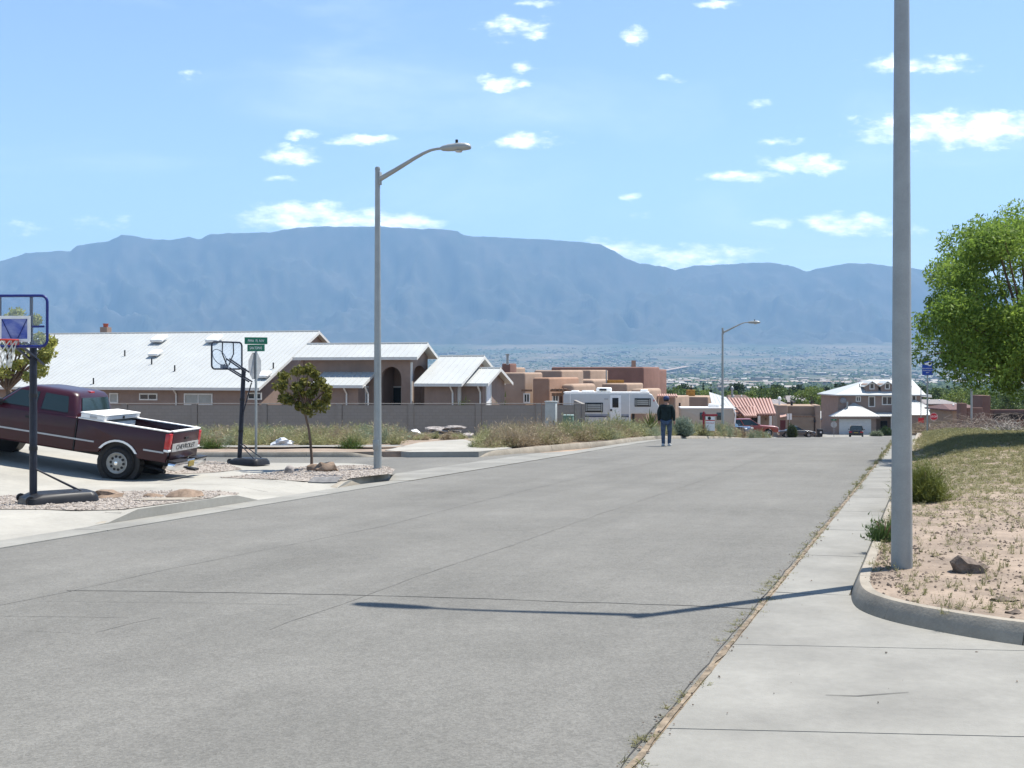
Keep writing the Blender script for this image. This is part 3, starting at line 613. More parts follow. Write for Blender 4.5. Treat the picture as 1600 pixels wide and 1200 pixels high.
def ribbed(mb, e0, e1, r1, r0, th=.08, pitch=.42):
    """ribbed metal roof slope; e0-e1 the eave, r0-r1 the ridge"""
    e0, e1, r1, r0 = map(Vector, (e0, e1, r1, r0)); mb.slab([e0, e1, r1, r0], th)
    nrm = (e1 - e0).cross(r0 - e0).normalized(); n = max(2, int((e1 - e0).length / pitch))
    for i in range(n + 1):
        t = i / n; a = e0.lerp(e1, t) + nrm * (th + .012); b = r0.lerp(r1, t) + nrm * (th + .012); mb.bar(a, b, .035, .03)
def gable(root, x0, x1, y0, y1, ze, rise, m, oh=.55, ohs=.45, z0=0., wallname='wall', wall=True, ridge_cap=True):
    """a gabled volume with its ridge along x"""
    yr = (y0 + y1) / 2; half = (y1 - y0) / 2; sl = rise / half
    if wall:
        mb = MB(); mb.prism([(y0, z0), (y1, z0), (y1, ze), (yr, ze + rise), (y0, ze)], x0, x1, 'x'); mb.build(wallname, m, root)
    za = ze - sl * oh + .03; ra = ze + rise + .03; mb = MB()
    ribbed(mb, (x0 - ohs, y0 - oh, za), (x1 + ohs, y0 - oh, za), (x1 + ohs, yr, ra), (x0 - ohs, yr, ra))
    ribbed(mb, (x1 + ohs, y1 + oh, za), (x0 - ohs, y1 + oh, za), (x0 - ohs, yr, ra), (x1 + ohs, yr, ra))
    roof = mb.build('roof', M_ROOF, root)
    t = MB(); t.box(x0 - ohs, x1 + ohs, y0 - oh - .03, y0 - oh, za - .10, za + .10)
    for x in (x0 - ohs - .03, x1 + ohs):
        t.prism([(y0 - oh, za - .12), (y0 - oh, za + .10), (yr, ra + .10), (yr, ra - .12)], x, x + .03, 'x'); t.prism([(y1 + oh, za - .12), (y1 + oh, za + .10), (yr, ra + .10), (yr, ra - .12)], x, x + .03, 'x')
    t.build('fascia', M_TRIM, roof)
    if ridge_cap: MB().tube([(x0 - ohs, yr, ra + .1), (x1 + ohs, yr, ra + .1)], .09, 6).build('ridge_cap', M_ROOF, roof)
    return roof
def window(root, c, w, h, face='y', fr=.09, m=None, mull=1, frame=None):
    """window set on a wall face; face y looks along -y, face x along +x"""
    x, y, z = c; f = MB(); g = MB()
    def bx(mb, a0, a1, z0, z1, d0, d1):
        if face == 'y': mb.box(x + a0, x + a1, y - d1, y - d0, z + z0, z + z1)
        else: mb.box(x + d0, x + d1, y + a0, y + a1, z + z0, z + z1)
    bx(f, -w / 2, w / 2, -h / 2, -h / 2 + fr, -.02, .05); bx(f, -w / 2, w / 2, h / 2 - fr, h / 2, -.02, .05)
    bx(f, -w / 2, -w / 2 + fr, -h / 2 + fr, h / 2 - fr, -.02, .05); bx(f, w / 2 - fr, w / 2, -h / 2 + fr, h / 2 - fr, -.02, .05)
    for i in range(mull): a = -w / 2 + w * (i + 1) / (mull + 1); bx(f, a - fr * .35, a + fr * .35, -h / 2 + fr, h / 2 - fr, -.02, .04)
    fo = f.build('window', frame or M_TRIM, root)
    bx(g, -w / 2 + fr * .5, w / 2 - fr * .5, -h / 2 + fr * .5, h / 2 - fr * .5, -.02, .015); g.build('pane', m or M_GLASS, fo)
def downspout(root, x, y, z0, z1, ox=-.25):
    MB().tube([(x, y - .5, z1), (x, y - .45, z1 - .15), (x - ox * .2, y - .07, z1 - .55), (x - ox * .2, y - .07, z0)], .06, 6).build('downspout', M_TRIM, root)

# --- the long house with the pale ribbed metal roofs
HA = math.radians(-15); HX, HY = GX(660, 76), 76.; HZ = gz(HX, HY) - .15
h1 = thing('metal_roof_house', 'long brown stucco house under pale ribbed metal roofs behind the block wall', 'house', (HX, HY, HZ), HA)
hc, hs = math.cos(HA), math.sin(HA)
def hx(px, d):
    r = (px - CX) / F; return (r * (HY + hc * d) - HX + hs * d) / (hc - r * hs)
def hz(py, x, d):
    Y = HY + hs * x + hc * d; return EYE + (YH - py) / F * Y - HZ
e1 = hz(607, hx(200, 0), 0); g1 = hz(521, hx(300, 10), 10)
xr1 = hx(499, 10) - .45
gable(h1, hx(-260, .5), xr1, .5, 19.5, e1 + .2, g1 - e1 - .25, M_STUC)
# raised entrance block
ex0, ex1 = hx(474, .6), hx(641, .6); ee = hz(556, hx(560, 0), 0); er = hz(534, hx(600, 2.4), 2.4)
pts = [(ex0, 0), (ex0, ee)]; ax0, ax1 = hx(596, .6), hx(627, .6); at = hz(573, ax0, .6); sp_ = at - .75
arch = [(ax0, 0), (ax0, sp_)] + [((ax0 + ax1) / 2 - (ax1 - ax0) / 2 * math.cos(math.pi * i / 10), sp_ + .75 * math.sin(math.pi * i / 10)) for i in range(1, 10)] + [(ax1, sp_), (ax1, 0)]
MB().prism([(ex0, 0), (ex0, ee)] + [(ex1, ee), (ex1, 0)] + arch[::-1], .6, .95, 'y').build('wall', M_STUC, h1)
MB().box(ex0, ax0 - .3, .97, 4.2, 0, ee - .02).build('wall', M_STUC, h1)
MB().box(ax0 - .25, ex1 - .4, 3.7, 4.2, 0, ee - .02).build('wall', M_STUC, h1)
# right side wall of the entrance with its own arch and gable
sa0, sa1, st = 1.35, 3.6, hz(571, ex1, 2.4)
arch2 = [(sa0, 0), (sa0, st - .5)] + [((sa0 + sa1) / 2 - (sa1 - sa0) / 2 * math.cos(math.pi * i / 8), st - .5 + .5 * math.sin(math.pi * i / 8)) for i in range(1, 8)] + [(sa1, st - .5), (sa1, 0)]
MB().prism([(.96, 0), (.96, ee), (2.4, ee + (er - ee) * .8), (4.2, ee), (4.2, 0)] + arch2[::-1], ex1 - .35, ex1, 'x').build('wall', M_STUC, h1)
gable(h1, ex0, ex1 + .1, .6, 4.2, ee, er - ee - .25, M_STUC, oh=.5, ohs=.55, wall=False)
MB().box(ax0 - .2, ex1 - .35, 1.0, 3.7, ee - .12, ee - .05).build('ceiling', M_STUC, h1)
window(h1, (hx(619, 3.6), 3.69, hz(622, hx(619, 3.6), 3.6)), .9, 1.7, fr=.1, mull=0)
MB().box(ex1 - .02, ex1 + .10, .62, .80, 0, st + .2).build('corner_trim', M_TRIM, h1)
wl_ = [(hx(a, .5), hz(b, hx(a, .5), .5)) for a, b in ((474, 557), (464, 573), (440, 605))]
MB().prism([(wl_[2][0], 0), (ex0, 0), wl_[0], wl_[1], wl_[2]], .5, .59, 'y').build('wall', M_STUC, h1)
# small porch gable in front
px0, px1 = hx(500, -1.2), hx(566, -1.2); pe = hz(605, px1, -1.7); pr = hz(573, px1, 1.6)
gable(h1, px0, px1 - .3, -1.2, 4.4, pe + .2, pr - pe - .3, M_STUC, oh=.5, ohs=.5)
window(h1, (px1 - .3, .4, hz(625, px1, .4)), .8, 1.9, 'x', m=M_BLIND, mull=0)
downspout(h1, hx(541, -1.2), -1.2, .2, pe + .1); downspout(h1, hx(572, -1.2), -.9, .2, pe + .1)
# garage wing and end wing
gx0, gx1 = hx(663, .0), hx(712, .0); ge = hz(603, gx1, -.5); gr = hz(557, gx1, 5)
gable(h1, gx0, gx1, 0, 10, ge + .2, gr - ge - .3, M_STUC, oh=.5, ohs=.55)
window(h1, (gx1, .9, hz(620, gx1, .9)), 1.0, 2.2, 'x', m=M_WHITE, mull=0); downspout(h1, gx1 - .25, 0, .2, ge + .1)
wx0, wx1 = hx(716, 1.2), hx(754, 1.2); we = hz(603, wx1, .7); wr = hz(577, wx1, 4)
gable(h1, wx0, wx1, 1.2, 6.8, we + .2, wr - we - .25, M_STUC, oh=.5, ohs=.5)
window(h1, (wx1, 2.6, hz(620, wx1, 2.6)), 1.3, 2.2, 'x', m=M_WHITE, mull=0); downspout(h1, wx1 - .2, 1.2, .2, we + .1)
for px, w, h, py, mm, mu in ((178, .75, .75, 622, M_BLIND, 0), (232, 1.5, .5, 620, M_GLASS, 1), (310, 2.3, .85, 624, M_BLIND, 1), (398, 1.1, .5, 619, M_GLASS, 1), (-20, 1.2, .7, 621, M_GLASS, 1)):
    x = hx(px, .5); window(h1, (x, .5, hz(py, x, .5)), w, h, m=mm, mull=mu)
for px in (275, 20): downspout(h1, hx(px, .5), .5, .2, e1 + .15)
sl1 = (g1 - e1) / 10
def roofz(d): return e1 + sl1 * d + .1
def on_roof(px, py):             # point of the main slope seen at a pixel
    lo, hi = 0., 10.
    for _ in range(30):
        d = (lo + hi) / 2; x = hx(px, d)
        if hz(py, x, d) > roofz(d): lo = d
        else: hi = d
    return hx(px, d), d, roofz(d)
for px, py, k in ((249, 534, 1.), (243, 556, .8), (335, 534, 1.), (413, 590, .8)):
    x, d, z = on_roof(px, py); mb = MB(); mb.slab([(x - .55 * k, d - .5 * k, z - .5 * k * sl1 + .12), (x + .55 * k, d - .5 * k, z - .5 * k * sl1 + .12), (x + .55 * k, d + .5 * k, z + .5 * k * sl1 + .12), (x - .55 * k, d + .5 * k, z + .5 * k * sl1 + .12)], .28 * k); mb.build('skylight', M_WHITE, h1, bevel=.1 * k, seg=3)
for px, py in ((195, 556), (237, 569), (273, 580), (146, 600), (427, 576)):
    x, d, z = on_roof(px, py); MB().tube([(x, d, z - .1), (x, d, z + .45)], .055, 8).build('vent_pipe', M_BLACK, h1)
x = hx(165, 10.6); ch = MB(); ch.box(x - .33, x + .33, 10.3, 10.95, g1 - .6, g1 + .62); ch = ch.build('chimney', M_STUC, h1)
MB().lathe([(.2, g1 + .62), (.2, g1 + .85), (.24, g1 + .86), (.24, g1 + .92), (.0, g1 + .93)], 10, c=(x, 10.62, 0)).build('chimney_pot', mat('red_clay', (.40, .10, .06), .8), ch)
for px, py, w, h in ((541, 622, .3, .5),):
    pass
# --- block wall with pilasters
M_BLOCK = blockmat()
wall = thing('block_wall', 'grey brown concrete block wall running along the weedy lot', 'wall', (GX(910, 69), 69, 0))
wx = [GX(p, 69) - GX(910, 69) for p in (-140, 60, 200, 418, 535, 647, 752, 846, 907)]
for i in range(len(wx) - 1):
    a, b = wx[i], wx[i + 1]; n = max(1, round((b - a) / 4.5))
    for k in range(n):
        c, d = a + (b - a) * k / n, a + (b - a) * (k + 1) / n; zb = gz(GX(910, 69) + c, 69) - .3
        MB().box(c + .012, d - .36, -.10, .10, zb, -.36).build('wall_panel', M_BLOCK, wall)
        MB().box(d - .35, d - .012, -.16, .16, zb, -.30).build('pilaster', M_BLOCK, wall)
        MB().box(c + .012, d - .012, -.15, .15, -.355 if False else -.295, -.25).build('cap_course', M_BLOCK, wall)
    # return of the wall at its end
MB().box(-.04, .16, -.16, 9, -3.6, -.28).build('wall_panel', M_BLOCK, wall)

# --- flat roofed adobe houses
def adobe(root, px0, px1, ytop, Y, depth, m, rot, ybot=None, r=.18, name='wall_block', zg=None):
    """rounded block whose front face spans two pixel columns at depth Y (all relative to root)"""
    a = P(px0, ytop, Y); b = P(px1, ytop, Y); w = b.x - a.x; z0 = (zg if zg is not None else gz((a.x + b.x) / 2, Y) - 1.2)
    mb = MB(); mb.box(0, w / math.cos(rot), 0, depth, z0, a.z); inv = Vector(root.location)
    o = mb.build(name, m, root, bevel=r, seg=3); o.location = (a.x - inv.x, Y - inv.y, -inv.z); o.rotation_euler = (0, 0, rot); return o
ra = math.radians(-23)
ha = thing('adobe_house', 'orange and tan flat roofed adobe house next to the metal roofed house', 'house', (GX(830, 97), 97, gz(GX(830, 97), 97)))
adobe(ha, 768, 820, 582, 97, 4.2, M_ADOBE_T, ra); adobe(ha, 832, 858, 590, 95, 7.5, M_ADOBE_O, ra); adobe(ha, 834, 877, 578.5, 103, 6, M_ADOBE_T, ra); adobe(ha, 876, 896, 600, 96.5, 6, M_ADOBE_T, ra, r=.3)
adobe(ha, 766, 790, 574, 106, 5, M_ADOBE_T, ra); adobe(ha, 784, 797, 568, 105, 1.6, M_ADOBE_P, ra, r=.1)
o = Vector(ha.location); q = P(793, 570, 104) - o; MB().tube([q, q + Vector((0, 0, .9))], .12, 8).build('flue', M_GALV, ha); MB().tube([q + Vector((0, 0, .9)), q + Vector((0, 0, 1.0))], .19, 8).build('flue_cap', M_GALV, ha)
for i in range(4):
    q = P(863 + i * 6.3, 609, 93.6) - o; MB().tube([q, q + Vector((.22, -.45, 0))], .11, 8).build('roof_beam_end', M_WOOD, ha)
q = P(862, 614, 93.4) - o; MB().box(q.x, q.x + 1.7, q.y - .1, q.y + .1, q.z - .25, q.z).build('porch_beam', M_WOOD, ha)
for px in (823, 868):
    q = P(px, 622, 94.0) - o; window(ha, (q.x, q.y, q.z), .55, .8)
    MB().box(q.x - .45, q.x + .45, q.y - .1, q.y + .05, q.z + .55, q.z + .72).build('lintel', M_WOOD, ha)
hb = thing('adobe_house', 'tan stepped adobe house behind the camping trailer', 'house', (GX(920, 112), 112, gz(GX(920, 112), 112)))
adobe(hb, 873, 921, 578, 118, 6, M_ADOBE_T, ra); adobe(hb, 880, 926, 592.5, 110, 5, M_ADOBE_T, ra, r=.3); adobe(hb, 940, 978, 599, 106, 5.5, M_ADOBE_T, ra); adobe(hb, 985, 1008, 607.5, 104, 5.5, M_ADOBE_T, ra, r=.3)
o = Vector(hb.location); q = P(962, 599, 108) - o; MB().box(q.x - .8, q.x + .8, q.y, q.y + .9, q.z - .2, q.z + .32).build('roof_cooler', mat('rusty_ochre', (.42, .22, .05), .8, var=.2, scale=3), hb); MB().tube([q + Vector((-.9, 0, 0)), q + Vector((-.9, 0, 1.3))], .06, 6).build('flue', M_GALV, hb)
hcx = thing('adobe_house', 'tall purple brown adobe house behind the tan one', 'house', (GX(960, 135), 135, gz(GX(960, 135), 135)))
adobe(hcx, 861, 999, 573.5, 135, 7, M_ADOBE_P, ra, r=.2); adobe(hcx, 1009, 1021, 577, 137, 6, M_ADOBE_P, ra, r=.2)
o = Vector(hcx.location); q = P(990, 574, 138) - o; MB().box(q.x - .25, q.x + .25, q.y - .25, q.y + .25, q.z - .3, q.z + .85).build('chimney', M_ADOBE_T, hcx)
q = P(980, 584, 134.6) - o; MB().box(q.x - .12, q.x + .12, q.y - .25, q.y - .05, q.z - .1, q.z + .1).build('wall_lamp', M_WHITE, hcx)
q = P(1004, 596, 132.5) - o; window(hcx, (q.x + .25, q.y + 1.2, q.z), .8, 1.5, 'x')
# --- low house with a clay tile parapet
hd = thing('tile_parapet_house', 'low pinkish adobe house with a red tile coping behind the walking person', 'house', (GX(1040, 112), 112, gz(GX(1040, 112), 112)))
adobe(hd, 1016, 1053, 619, 108, 5.5, M_ADOBE_T, ra, r=.15)
a, b = P(1014, 617.5, 107.4) - Vector(hd.location), P(1054, 617.5, 107.4) - Vector(hd.location)
for i in range(13):
    x = a.x + (b.x - a.x) * i / 12; y = a.y + (x - a.x) * math.tan(ra); mb = MB(); mb.tube([(x, y - .25, a.z - .12), (x + .04, y + .45, a.z + .06)], .1, 8); mb.build('roof_tile', M_TILE, hd, smooth=True)
q = P(1060, 634, 106.0) - Vector(hd.location); MB().box(q.x - .06, q.x + .06, q.y - 1.0, q.y - .6, q.z - .45, q.z + .3).build('slit_window', M_DARKO, hd)
he = thing('flat_roof_house', 'tan flat roofed house with a rusty cooler on its roof', 'house', (GX(1090, 128), 128, gz(GX(1090, 128), 128)))
adobe(he, 1062, 1103, 619.5, 128, 7, M_ADOBE_T, ra, r=.12)
q = P(1080, 619, 130) - Vector(he.location); MB().box(q.x - .45, q.x + .45, q.y, q.y + .9, q.z - .1, q.z + .72).build('roof_cooler', mat('rusty_ochre', (.42, .22, .05), .8), he, bevel=.04); MB().tube([q + Vector((.1, .4, .6)), q + Vector((.1, .4, 1.0))], .15, 8).build('flue', M_BLACK, he)
q = P(1071, 627, 127.5) - Vector(he.location); MB().lathe([(.02, -.1), (.13, -.05), (.16, .05), (.02, .14)], 10, c=(q.x, q.y, q.z)).build('wall_lamp', M_WHITE, he)
# --- barrel tile house: tile columns are modelled one by one
ht = thing('tile_roof_house', 'tan house with a pink and red barrel tile roof beyond the far lamp post', 'house', (GX(1170, 125), 125, gz(GX(1170, 125), 125)))
o = Vector(ht.location)
def tile_slope(e0, e1, r0, r1, n, root):
    e0, e1, r0, r1 = map(Vector, (e0, e1, r0, r1)); MB().slab([e0, e1, r1, r0], .1).build('roof_deck', mat('tile_shadow_row', (.18, .085, .068), .9), root)
    nrm = (e1 - e0).cross(r0 - e0).normalized()
    for i in range(n):
        t = (i + .5) / n; MB().tube([e0.lerp(e1, t) + nrm * .12, r0.lerp(r1, t) + nrm * .12], [.125, .11], 8).build('tile_column', M_TILE, root, smooth=True)
e0, e1_, r0, r1 = P(1150, 650, 117) - o, P(1213, 649, 117) - o, P(1131, 624, 124) - o, P(1205, 624.5, 124) - o
tile_slope(e0, e1_, r0, r1, 15, ht)
tile_slope(P(1163, 652.5, 115.5) - o, P(1182, 652.5, 115.5) - o, P(1147, 637, 117.8) - o, P(1180, 637, 117.8) - o, 6, ht)
zb = gz(GX(1170, 120), 120) - 1 - o.z
MB().box(e0.x + .4, e1_.x - .2, e0.y + .6, e0.y + 8, zb, e0.z + .02).build('wall', M_TAN, ht)
q0, q1 = P(1142, 640, 119) - o, P(1164, 660, 119) - o; MB().box(q0.x, q1.x + 1.0, q0.y - .6, q0.y + 5, zb, q0.z - .5).build('wall', M_TAN, ht)
for px in (1204, 1186): q = P(px, 650, 116.9) - o; MB().box(q.x - .13, q.x + .13, q.y - .05, q.y + .2, zb, q.z).build('porch_post', M_TRIM, ht)
q = P(1181, 660, 117.4) - o; MB().box(q.x - .45, q.x + .45, q.y, q.y + .06, q.z - 1.5, q.z + .5).build('door', M_DARKO, ht)
q = P(1197, 655, 117.5) - o; MB().lathe([(.02, -.05), (.14, -.03), (.14, .03), (.02, .05)], 12, 'y', (q.x, q.y, q.z)).build('wall_ornament', M_WOOD, ht)
q = P(1144, 612, 126) - o; MB().lathe([(.12, -.9), (.12, .2), (.2, .25), (.16, .5), (.02, .6)], 10, c=(q.x, q.y, q.z)).build('roof_vent', M_GALV, ht)
q = P(1109, 613, 122) - o; 
# white roof of the neighbour, in front of the tile house
hw = thing('white_roof_house', 'house with a white sloping roof behind the beige motorhome', 'house', (GX(1115, 122), 122, gz(GX(1115, 122), 122)))
o2 = Vector(hw.location); mb = MB(); A0, A1, A2, A3 = P(1112, 632, 117) - o2, P(1150, 641, 115) - o2, P(1134, 622, 121) - o2, P(1108, 614, 123) - o2
ribbed(mb, A0, A1, A2, A3, .1, .5); mb.build('roof', M_ROOF, hw)
MB().box(A0.x + .2, A1.x - .6, A1.y + 1.8, A3.y, zb, min(A0.z, A1.z) - .1).build('wall', M_TAN, hw)
# --- flat garage house
hg = thing('garage_house', 'tan flat roofed house with a wide garage behind the parked dark sedan', 'house', (GX(1255, 152), 152, gz(GX(1255, 152), 152)))
o = Vector(hg.location); rg = math.radians(-8)
adobe(hg, 1229, 1276, 634, 152, 8, M_TAN, rg, r=.08); adobe(hg, 1274, 1282, 633, 150.5, 5, M_ADOBE_T, rg, r=.12); adobe(hg, 1214, 1230, 633, 150, 7, M_ADOBE_T, rg, r=.1)
q = P(1250, 662, 151.2) - o; z1 = (P(0, 651.5, 151) - o).z; z0 = gz(38, 151) - o.z
gd = MB().box(q.x - 1.7, q.x + 1.7, q.y - .55, q.y - .35, z0, z1).build('garage_door', M_TAN, hg)
for i in range(4):
    zz = z0 + (z1 - z0) * (i + .5) / 4; MB().box(q.x - 1.62, q.x + 1.62, q.y - .6, q.y - .555, zz - (z1 - z0) / 8 + .03, zz + (z1 - z0) / 8 - .03).build('door_panel', M_TAN, gd)
MB().box(q.x - 1.9, q.x + 1.9, q.y - .62, q.y - .3, z1, z1 + .14).build('garage_lintel', M_WOOD, hg)
q = P(1271, 658, 151) - o; MB().box(q.x - .1, q.x + .1, q.y - .7, q.y - .5, q.z - .15, q.z + .15).build('wall_lamp', M_BLACK, hg)
q = P(1221, 662, 149) - o; MB().box(q.x - .35, q.x + .35, q.y - .8, q.y - .6, q.z - 1.4, q.z + .5).build('door', mat('dark_red_door', (.10, .02, .02), .5), hg)
mb = MB(); ribbed(mb, P(1219, 653, 149) - o, P(1229, 651, 149) - o, P(1226, 640, 151.5) - o, P(1219, 640, 151.5) - o, .08, .4); mb.build('porch_roof', M_TILE, hg)
q = P(1237, 630, 153) - o; MB().lathe([(.16, -.5), (.16, .2), (.25, .25), (.02, .5)], 10, c=(q.x, q.y, q.z)).build('roof_vent', M_BLACK, hg)
q = P(1218, 627, 152) - o; MB().lathe([(.14, -.8), (.14, .2), (.26, .25), (.2, .55), (.02, .65)], 10, c=(q.x, q.y, q.z)).build('roof_vent', M_WHITE, hg)
# house roofs seen between, further down the hill
def hip(name, label, px0, px1, ye, yr, Y, m, wallm, depth=10, inset=.35, ypost=None):
    a, b = P(px0, ye, Y), P(px1, ye, Y); c = (a + b) / 2; z0 = gz(c.x, Y + 3) - .8; root = thing(name, label, 'house', (c.x, Y, z0)); hw_ = (b.x - a.x) / 2; ze = a.z - z0; zr = P(0, yr, Y + depth / 2).z - z0; i = hw_ * (1 - inset)
    MB().box(-hw_ + .5, hw_ - .5, .5, depth - .5, 0, ze).build('wall', wallm, root); y2 = depth / 2
    mb = MB(); mb.add([(-hw_, 0, ze), (hw_, 0, ze), (hw_, depth, ze), (-hw_, depth, ze), (-i, y2, zr), (i, y2, zr), (-hw_, 0, ze - .15), (hw_, 0, ze - .15), (hw_, depth, ze - .15), (-hw_, depth, ze - .15)], [(0, 1, 5, 4), (1, 2, 5), (2, 3, 4, 5), (3, 0, 4), (0, 6, 7, 1), (1, 7, 8, 2), (2, 8, 9, 3), (3, 9, 6, 0), (6, 9, 8, 7)]); mb.build('roof', m, root)
    for k in (-.5, .4): MB().lathe([(.08, -.3), (.08, .18), (.13, .2), (.02, .3)], 8, c=(k * i, y2 - 1.5, zr - .25)).build('roof_vent', M_WHITE, root)
    return root
hip('shingle_house', 'brown shingled house low behind the garage house', 1230, 1266, 628, 618, 235, M_SHING, M_TAN)
hip('shingle_house', 'grey shingled house with red tile edge left of the bushy green trees', 1196, 1230, 631, 624, 205, M_SHING, M_TAN)
hip('shingle_house', 'grey hip roofed house right of the two storey house', 1446, 1500, 631, 624, 190, M_SHING, M_STUC)
hip('shingle_house', 'brown roofed house low between the tile house and the trees', 1138, 1180, 627, 617, 215, mat('brown_shingle', (.12, .08, .062), .9, var=.12, scale=3), M_TAN)
hx_ = hip('white_roof_house', 'low house with a white roof between the trash bin and the two storey house', 1281, 1312, 655, 642, 176, M_ROOF, M_TAN, depth=9, inset=.6)
# --- two storey house
W = 165.; w0 = P(1388, 678, W); z0 = gz(w0.x, W) - .3
h2 = thing('two_storey_house', 'two storey brown house with white metal roofs, dormers and a pale garage door', 'house', (w0.x, W, z0))
def q2(px, py, d=0.): p = P(px, py, W + d); return (p.x - w0.x, d, p.z - z0)
xa, xb = q2(1309, 0, 2.5)[0], q2(1462, 0, 2.5)[0]; xb = q2(1440, 0, 2.5)[0]; zE = q2(0, 616, 2.5)[2]; zR = q2(0, 593, 7)[2]
MB().box(xa, xb, 2.5, 11.5, 0, zE).build('wall', M_STUC, h2)
mb = MB(); i0, i1 = q2(1358, 0, 7)[0], q2(1425, 0, 7)[0]; v = [(xa - .5, 2.0, zE - .05), (xb + .5, 2.0, zE - .05), (xb + .5, 12, zE - .05), (xa - .5, 12, zE - .05), (i0, 7, zR), (i1, 7, zR)]
mb.add(v + [(a, b, c - .18) for a, b, c in v[:4]], [(0, 1, 5, 4), (1, 2, 5), (2, 3, 4, 5), (3, 0, 4), (0, 6, 7, 1), (1, 7, 8, 2), (2, 8, 9, 3), (3, 9, 6, 0), (6, 9, 8, 7)]); mb.build('roof', M_ROOF, h2)
for px in (1359, 1383, 1408):
    c = q2(px + 2, 0, 3.4)[0]; zb_, zt, zp = q2(0, 612, 3.4)[2], q2(0, 601, 3.4)[2], q2(0, 595.5, 3.4)[2]
    d = MB(); d.prism([(c - .95, zb_ - .4), (c + .95, zb_ - .4), (c + .95, zt), (c, zp - .1), (c - .95, zt)], 3.0, 6.8, 'y'); d = d.build('dormer', M_STUC, h2)
    mb = MB(); mb.slab([(c - 1.25, 2.7, zt - .28), (c, 2.7, zp), (c, 7, zp), (c - 1.25, 7, zt - .28)], -.1); mb.slab([(c + 1.25, 2.7, zt - .28), (c, 2.7, zp), (c, 7, zp), (c + 1.25, 7, zt - .28)], .1); mb.build('dormer_roof', M_ROOF, d)
    p = q2(px + 2, 603.5, 3.0); window(h2, (c, 3.0, p[2]), .75, .95, fr=.14, mull=0)
for px, py, w, h, mu in ((1341, 623.5, .75, .8, 1), (1362, 627.5, 1.0, 1.6, 0), (1386, 626, 1.55, 1.3, 1), (1428, 622, .7, .9, 0)):
    x, _, z = q2(px, py, 2.5); window(h2, (x, 2.5, z), w, h, fr=.13, mull=mu)
# garage in front
ga, gb = q2(1307, 0, 0)[0], q2(1369, 0, 0)[0]; zE2 = q2(0, 651, -.3)[2]; zP = q2(0, 631, 1)[2]; gm = q2(1337, 0, 1.5)[0]
MB().box(ga, gb, 0, 2.5, 0, zE2).build('wall', M_STUC, h2)
mb = MB(); ribbed(mb, (ga - .5, -.5, zE2), (gb + .5, -.5, zE2), (gm + .15, 2.4, zP), (gm - .15, 2.4, zP), .08, .42); mb.add([(ga - .5, -.5, zE2), (gm, 2.4, zP), (ga - .5, 2.49, zE2), (gb + .5, -.5, zE2), (gb + .5, 2.49, zE2)], [(0, 1, 2), (3, 4, 1)]); mb.build('garage_roof', M_ROOF, h2)
MB().box(ga - .4, gb + .4, -.52, -.45, zE2 - .28, zE2 - .02).build('fascia', M_STUC, h2)
d0, d1 = q2(1311, 0, 0)[0], q2(1361, 0, 0)[0]; zt = q2(0, 654.5, 0)[2]
gd = MB().box(d0, d1, -.04, .1, .25, zt).build('garage_door', M_DOORW, h2)
for r_ in range(4):
    for c_ in range(4):
        a, b = d0 + (d1 - d0) * c_ / 4 + .05, d0 + (d1 - d0) * (c_ + 1) / 4 - .05; c, e = .25 + (zt - .25) * r_ / 4 + .05, .25 + (zt - .25) * (r_ + 1) / 4 - .05
        MB().box(a, b, -.06, -.042, c, e).build('door_panel', M_DOORW, gd)
# porch and right wing
pa, pb, pz = q2(1371, 0, .8)[0], q2(1398, 0, .8)[0], q2(0, 651, .3)[2]
mb = MB(); ribbed(mb, (pa - .1, .2, pz), (pb + 2.2, .2, pz), (pb + 2.2, 2.45, pz + .45), (pa - .1, 2.45, pz + .45), .08, .4); mb.build('porch_roof', M_ROOF, h2)
for px in (1393, 1412): x = q2(px, 0, .5)[0]; MB().box(x - .1, x + .1, .4, .6, 0, pz).build('porch_post', M_TRIM, h2)
MB().box(pa + 1.0, pa + 2.0, 2.44, 2.52, .1, 2.2).build('front_door', M_DARKO, h2)
wa, wb = q2(1425, 0, -1)[0], q2(1473, 0, -1)[0]; wz = q2(0, 649, -1.4)[2]; wp = q2(0, 626, 1.0)[2]; wl = q2(1431, 0, 1)[0]
MB().box(q2(1412, 0, -1)[0], wb, -1, 2.45, -.6, wz).build('wall', M_STUC, h2)
mb = MB(); ribbed(mb, (q2(1410, 0, -1)[0], -1.4, wz), (wb + .5, -1.4, wz), (wl + .3, 2.4, wp), (wl - 1.5, 2.4, wp), .08, .42); mb.add([(wb + .5, -1.4, wz), (wb + .5, 2.44, wz), (wl + .3, 2.4, wp)], [(0, 1, 2)]); mb.build('wing_roof', M_ROOF, h2)
x, _, z = q2(1457, 641, -.3); MB().box(x - .5, x + .5, -.7, .0, z - .05, z + .12).build('skylight', M_GLASS, h2)
for px, py in ((1343, 601), (1340, 606), (1334, 610)): x, _, z = q2(px, py + 4, 4.5); MB().tube([(x, 4.5, z), (x, 4.5, z + .5)], .06, 6).build('vent_pipe', M_BLACK, h2)
x, _, z = q2(1323, 634, 1.5); MB().tube([(x, 1.2, z - .9), (x, 1.2, z + .6)], .13, 8).build('flue', M_GALV, h2)
x, _, z = q2(1318, 626, 2.2); MB().lathe([(.02, .0), (.3, .04), (.45, .12), (.47, .14), (.02, .06)], 14, 'y', (x, 2.2, z)).build('satellite_dish', mat('dish_grey', (.25, .25, .26), .5), h2)
mb = MB(); mb.slab([q2(1425, 611, 5), q2(1456, 617, 4.2), q2(1456, 621, 4.0), q2(1425, 618, 4.6)], .15); mb.build('back_roof', M_ROOF, h2)
